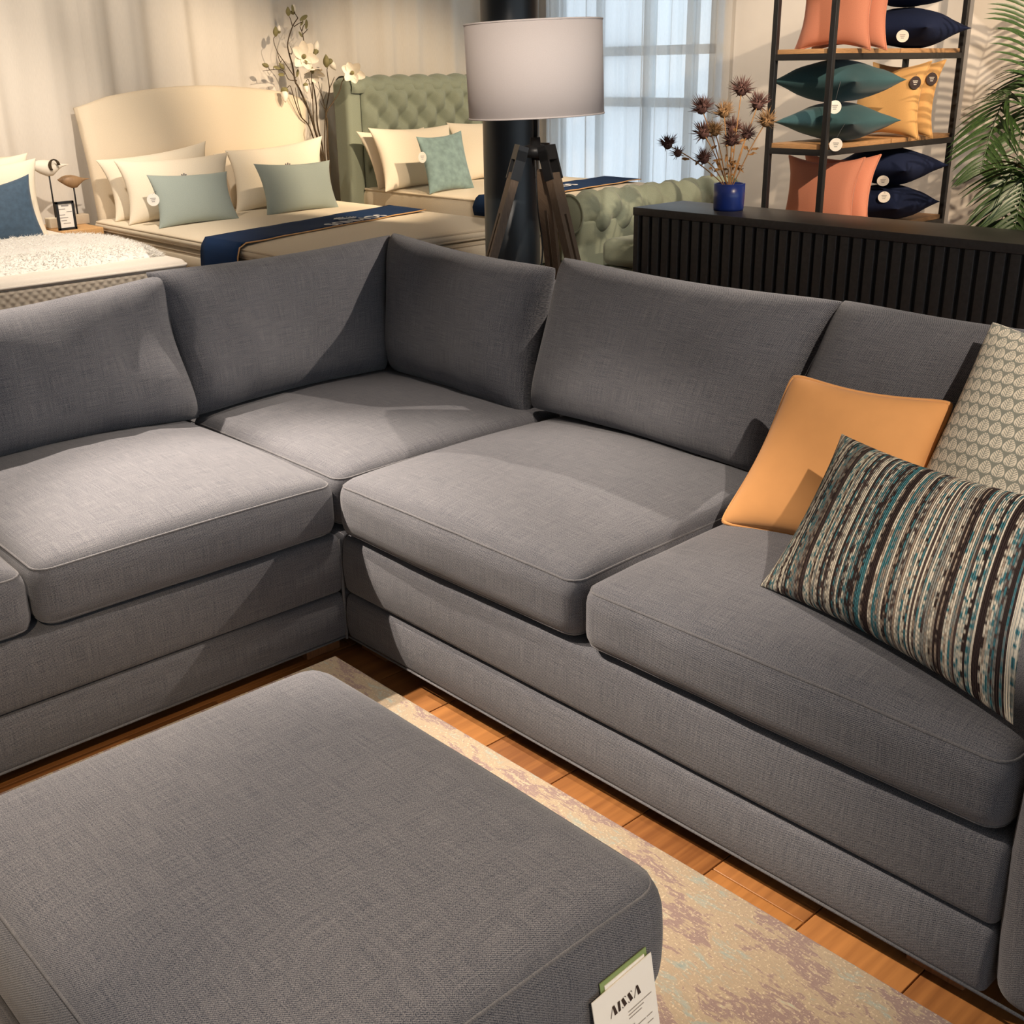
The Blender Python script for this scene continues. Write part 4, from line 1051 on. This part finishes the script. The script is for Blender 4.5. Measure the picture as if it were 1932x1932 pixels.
bpil('pillow', 'cream pillow seen edge-on, pressed to the green buttoned headboard', (672, 248), (800, 240), (830, 355), (725, 388), 3.735, 3.655, .042, M['cream'], 81, GP)
bpil('pillow', 'cream pillow behind the pale teal velvet cushion on the green bed', (694, 241), (848, 234), (872, 352), (730, 374), 3.64, 3.50, .06, M['cream'], 82, GP)
bpil('pillow', 'cream pillow on the green bed beside the dark column', (842, 231), (985, 222), (1000, 340), (868, 352), 3.70, 3.58, .06, M['cream'], 83, GP)
o, mb = bpil('cushion', 'pale teal velvet cushion with a white tag on the green bed', (785, 258), (870, 246), (894, 349), (808, 357), 3.32, 3.20, .05, M['bluevel'], 84)
hang_tag(o, 797, 297, .024, M['paper'], M['ink_grey'], 1.3)
ra = onz(1065, 360, HZ).y
tq_ = onz(1105, 345, HZ+.016)
runner('navy bed runner with white lettering lying across the green bed', GX0+.05, GX1-.06, 2.45, 2.76, HZ+.050, .10, 'SOMNUS', (3.42, 2.70, HZ+.0635), .12, PI+.18, .18)
# sheet of paper by the green bed's side
XS = GX0+.024
pa, pb = onx(1020, 404, XS), onx(1039, 466, XS)
sp_ = MB(); sp_.rbox((XS-.001, pb.y, pb.z), (XS+.001, pa.y, pa.z), .0005, 2)
tag(sp_.build('price_sheet', M['paper'], smooth=False), 'white paper price sheet hanging on the side of the green bed', 'paper sheet')
# sage footstool at the end of the bed
bn = onz(1137, 450, .545)
st = empty('bench', (bn.x+.4, bn.y-.2, 0), 'sage green upholstered bench at the foot of the buttoned bed', 'bench')
bx, by = bn.x, bn.y
MB().rbox((bx, by-.32, .405), (bx+.95, by+.02, .545), .045, 10).build('lid', M['sage'], st)
MB().rbox((bx+.015, by-.305, .04), (bx+.935, by+.005, .40), .02, 8).build('box', M['sage'], st)
for a in (bx+.07, bx+.88):
    for b in (by-.25, by-.05): MB().tube([(a, b, 0), (a, b, .045)], .02, 8).build('leg', M['leg'], st)

# ================================================================== bedside table with the bird ornaments
TY = 3.62
nt = onz(192, 431, .585); 
tb_x1 = 1.145; tb_z = ony(190, 428, 3.70).z
tb = empty('bedside_table', (1.03, 3.80, 0), 'light oak bedside table between the fur-covered and cream beds', 'table')
TX0, TX1, TY0, TY1 = .906, ony(192, 428, 3.70).x, 3.68, 4.04
MB().rbox((TX0, TY0, tb_z-.035), (TX1, TY1, tb_z), .004, 2).build('top', M['oaklight'], tb)
MB().rbox((TX0+.015, TY0+.02, tb_z-.20), (TX1-.015, TY1-.01, tb_z-.035), .003, 2).build('drawer', M['oaklight'], tb)
for x in (TX0+.02, TX1-.02):
    for y in (TY0+.03, TY1-.03): MB().rbox((x-.015, y-.015, 0), (x+.015, y+.015, tb_z-.2), .002, 1).build('leg', M['oaklight'], tb)
def bird(label, pxs, base_px, mat, basew, sw, yplane):
    (bx_, by_), s = pxs
    c = ony(bx_, by_, yplane); tt = (c-CO).dot(FW); k = s/FPX*tt
    foot = V((ony(*base_px, yplane).x, yplane, tb_z))
    o = empty('bird_ornament', (foot.x, yplane, tb_z), label, 'ornament', 'bird ornaments on the bedside table')
    MB().rbox((foot.x-basew, yplane-.035, tb_z), (foot.x+basew, yplane+.035, tb_z+.05), .004, 2).build('base', M['stone'] if mat is M['birdwood'] else M['cream'], o)
    MB().tube([(c.x, yplane, tb_z+.05), (c.x, yplane, c.z)], .004, 6).build('rod', M['black'], o)
    # body: head to tail along x
    prof = [(-1.0, .02, .10), (-.88, .10, .06), (-.7, .22, .05), (-.45, .34, .0), (-.1, .42, -.08), (.2, .38, -.10), (.5, .20, -.04), (.7, .10, 0), (.9, .05, .02), (1.15, .012, .03)]
    b = MB(); b.grid(lambda a, t: (lambda p: V((c.x+sw*p[0]*k, yplane+math.sin(a*2*PI)*p[1]*k*.8, c.z+(p[2]+math.cos(a*2*PI)*p[1])*k)))(prof[round(t*(len(prof)-1))]), 16, len(prof)-1, lambda a, t: (a*.2, t*.3))
    b.build('body', mat, o); return o, c, k
o, c, k = bird('whitewashed wooden bird on a thin rod beside the framed price list', ((90, 314), 36), (107, 425), M['birdwhite'], .045, 1, 3.86)
for q in range(3):
    MB().tube([c+V((.02+.3*k*math.cos(a)*(.6+.2*q), -.38*k, .05*k+.3*k*math.sin(a))) for a in [j*.5 for j in range(9)]], .003, 5).build('wire', M['branch'], o)
bird('brown wooden bird on a thin rod beside the cream headboard', ((137, 340), 29), (146, 420), M['birdwood'], .055, 1, 3.92)
# framed price list
fl_, fr_ = ony(95, 381, 3.74), ony(130, 378, 3.74)
bl_, br_ = ony(104, 433, 3.72), ony(138, 429, 3.72)
pf = empty('photo_frame', ((bl_.x+br_.x)/2, 3.72, tb_z), 'black framed price list standing on the bedside table', 'frame')
x0, x1 = (fl_.x+bl_.x)/2+.015, (fr_.x+br_.x)/2+.015; zt2 = fl_.z
for (a, b) in (((x0, 3.71, tb_z), (x0+.012, 3.725, zt2)), ((x1-.012, 3.71, tb_z), (x1, 3.725, zt2)), ((x0, 3.71, zt2-.012), (x1, 3.725, zt2)), ((x0, 3.71, tb_z), (x1, 3.725, tb_z+.012))):
    MB().rbox(a, b, .001, 1).build('frame_bar', M['black'], pf)
pg_ = MB().box((x0+.01, 3.716, tb_z+.01), (x1-.01, 3.722, zt2-.01)).build('page', M['paper'], pf, smooth=False)
pr_ = MB()
for i, (a, b) in enumerate(((.3, .7), (.15, .5), (.55, .85), (.15, .45), (.15, .6), (.2, .5), (.3, .7))):
    z = zt2-.025-i*(zt2-tb_z-.05)/6.5; pr_.box((lerp(x0, x1, a), 3.7148, z), (lerp(x0, x1, b), 3.7158, z+(.007 if i == 0 else .003)))
pr_.build('print', M['ink_grey'], pg_, smooth=False, weld=False)

# ================================================================== magnolia branches standing between the beds
MY = 3.98
def mp(x, y, dy=0): return ony(x, y, MY+dy)
vz = mp(612, 330)
mv = tag(MB().lathe([(.001, 0), (.06, 0), (.09, .12), (.085, .3), (.045, .42), (.04, .52), (.05, .55), (.042, .55), (.035, .5), (.001, .5)], (2.737, MY, 0), 24, .95, .95).build('floor_vase', M['stone']),
         'slim stone floor vase between the beds holding magnolia branches', 'vase')
vp = V((2.737, MY, .50)); rimv = V((vp.x, MY, .56))
GB = 'magnolia branches between the beds'
rm = random.Random(11)
PTS = {}
def stalk(par, c):
    q = min(PTS[par], key=lambda p: (p-c).length)
    if (q-c).length > .003: MB().tube([q, (q+c)/2+V((0, 0, .002)), c], .0016, 4).build('stalk', M['branch'], par)
def petal(mb, c, d, L, w_, curl, up_):
    d = V(d).normalized(); s = d.cross(up_).normalized(); n_ = s.cross(d).normalized()
    def fn(a, t):
        wd = w_*math.sin(PI*min(1, .08+t*.88))**.65
        return c+d*L*t+n_*(curl*L*t*t)+s*(a-.5)*2*wd+n_*wd*.9*(2*a-1)**2*.5
    mb.grid(fn, 4, 6, lambda a, t: (a*.1, t*.2))
def flower(par, x, y, r, face, dy=0, n=6):
    c = mp(x, y, dy); k = r/FPX*(c-CO).dot(FW); f = V(face).normalized(); a0 = f.orthogonal().normalized(); b0 = f.cross(a0)
    stalk(par, c)
    for i in range(n):
        an = 2*PI*i/n+rm.uniform(-.2, .2); d = (a0*math.cos(an)+b0*math.sin(an))*.95+f*rm.uniform(.1, .5)
        mb = MB(); petal(mb, c, d, k*rm.uniform(.85, 1.1), k*.33, .25, f); mb.build('petal', M['petal'], par)
    m = MB(); m.ellip(c+f*k*.1, (a0*k*.15, b0*k*.15, f*k*.28), 8, 5); m.build('flower_centre', M['bud'], par)
def budf(par, x, y, r, d, white=0, dy=0):
    c = mp(x, y, dy); k = r/FPX*(c-CO).dot(FW); d = V(d).normalized(); a = d.orthogonal().normalized(); b = d.cross(a); stalk(par, c-d*k*.45)
    m = MB(); m.grid(lambda q, t: c+d*k*(1.7*t-.5)+(a*math.cos(q*2*PI)+b*math.sin(q*2*PI))*k*.55*math.sin(PI*min(1, .05+t*.95))**.8*(1-.35*t), 10, 7); m.build('bud', M['petal'] if white else M['bud'], par)
    if white:
        m = MB(); m.ellip(c-d*k*.35, (a*k*.5, b*k*.5, d*k*.4), 8, 5); m.build('sepal', M['bud'], par)
def leaf(par, x, y, L, d, dy=0):
    c = mp(x, y, dy); k = L/FPX*(c-CO).dot(FW); m = MB(); stalk(par, c); petal(m, c, d, k, k*.22, .1, V((0, -1, .2))); m.build('leaf', M['bud'], par)
NECK = [(-.028, -.008), (-.016, .014), (-.002, .026), (-.010, -.024), (.022, .010), (.016, -.020), (.004, .002)]
def branch(label, pts, dy=0, r0=.006):
    o = empty('magnolia_branch', (vp.x, MY, .5), label, 'branch', GB)
    nx, ny = NECK[len(PTS)]
    P = [vp+V((nx, ny, .01)), rimv+V((nx, ny, .0))]+[mp(x, y, dy) for x, y in pts]
    path = smooth_path(P, 5); PTS[o] = [path[i].lerp(path[i+1], j/4) for i in range(len(path)-1) for j in range(4)]+[path[-1]]
    MB().tube(path, lambda t: r0*(1-.65*t), 6).build('stem', M['branch'], o); return o
def twig(par, pts, dy=0, r=.003):
    path = smooth_path([mp(x, y, dy) for x, y in pts], 4); stalk(par, path[0]); PTS[par] += path
    MB().tube(path, lambda t: r*(1-.5*t), 5).build('twig', M['branch'], par)
F_ = (-.55, -.8, .2)
o = branch('magnolia branch ending in a drooping white bud by the cream headboard', [(598, 290), (584, 240), (567, 219), (556, 189), (548, 163), (542, 166)], -.04)
budf(o, 537, 176, 15, (-.2, -.3, -1), 1, -.04); twig(o, [(570, 224), (562, 195), (557, 165)], -.04)
o = branch('tallest magnolia branch with buds and a forked tip', [(605, 290), (592, 238), (581, 205), (564, 166), (557, 154), (552, 124), (545, 99), (543, 80), (552, 50), (562, 34)], 0, .0075)
for q in ([(562, 34), (556, 24), (554, 15)], [(552, 50), (548, 36), (545, 30)], [(557, 147), (537, 118), (523, 97), (516, 76), (518, 70)], [(555, 50), (564, 44), (570, 42)], [(560, 152), (545, 150), (536, 135), (522, 131), (496, 134)], [(530, 118), (526, 110), (523, 97)], [(545, 100), (550, 102), (551, 95), (547, 87)]): twig(o, q)
budf(o, 544, 25, 10, (0, 0, 1)); budf(o, 520, 63, 11, (.1, 0, 1)); budf(o, 526, 57, 8, (.2, 0, 1), 1, .01); budf(o, 503, 124, 9, (-1, 0, .3)); budf(o, 533, 127, 9, (-.5, 0, .6)); budf(o, 553, 20, 10, (.3, 0, 1), 1, .02)
leaf(o, 566, 38, 18, (.8, 0, .4)); leaf(o, 536, 141, 14, (-1, 0, 0)); leaf(o, 553, 24, 14, (-.2, 0, 1)); leaf(o, 516, 126, 14, (1, 0, -.3)); leaf(o, 560, 145, 14, (.2, 0, 1))
o = branch('magnolia branch with a large open white bloom and a leafy fork above', [(610, 290), (599, 236), (597, 200), (592, 165), (580, 112), (574, 82), (571, 65), (566, 50)], .03)
flower(o, 573, 107, 30, (-.4, -.9, .15), -.03); twig(o, [(571, 65), (578, 58), (581, 54)], .03); twig(o, [(570, 58), (573, 48), (580, 42)], .03)
budf(o, 596, 92, 13, (.3, 0, 1), 1, .03); budf(o, 594, 101, 8, (.5, 0, .8), 0, 0); leaf(o, 577, 54, 16, (.1, 0, 1), .03); leaf(o, 570, 70, 12, (-.5, 0, .6), .03); leaf(o, 567, 48, 10, (.5, 0, .7), .03)
o = branch('magnolia branch with a white bloom hanging face down', [(607, 290), (593, 236), (590, 186), (588, 150), (588, 136)], -.06)
flower(o, 588, 130, 27, (-.1, -.5, -.8), -.06, 6); budf(o, 577, 164, 10, (0, -.2, -1), 1, -.06); leaf(o, 582, 122, 12, (-.6, 0, .5), -.06); twig(o, [(589, 186), (582, 150), (576, 158)], -.06)
o = branch('magnolia stem with a half-open bud beside the green headboard', [(620, 290), (617, 236), (615, 211), (621, 174), (621, 161), (617, 134), (618, 128)], 0)
budf(o, 616, 120, 14, (0, 0, 1)); budf(o, 625, 120, 13, (.5, 0, -.6), 1, .02); twig(o, [(622, 166), (627, 155), (631, 145)])
o = branch('magnolia branch with an open white bloom over the green headboard', [(618, 290), (618, 236), (616, 213), (629, 192), (641, 171), (646, 153), (658, 142)], -.24)
flower(o, 665, 138, 26, (-.6, -.75, .2), -.24, 6); leaf(o, 648, 152, 10, (.3, 0, 1), -.24)
o = branch('bare twiggy magnolia stem among the blooming branches', [(613, 290), (613, 236), (614, 211), (608, 184), (599, 149)], -.02, .005)
for q in ([(608, 184), (602, 170), (594, 160)], [(606, 175), (607, 165), (607, 157)], [(612, 205), (606, 195), (602, 186)], [(610, 190), (614, 180), (616, 172)]): twig(o, q, -.02, .002)
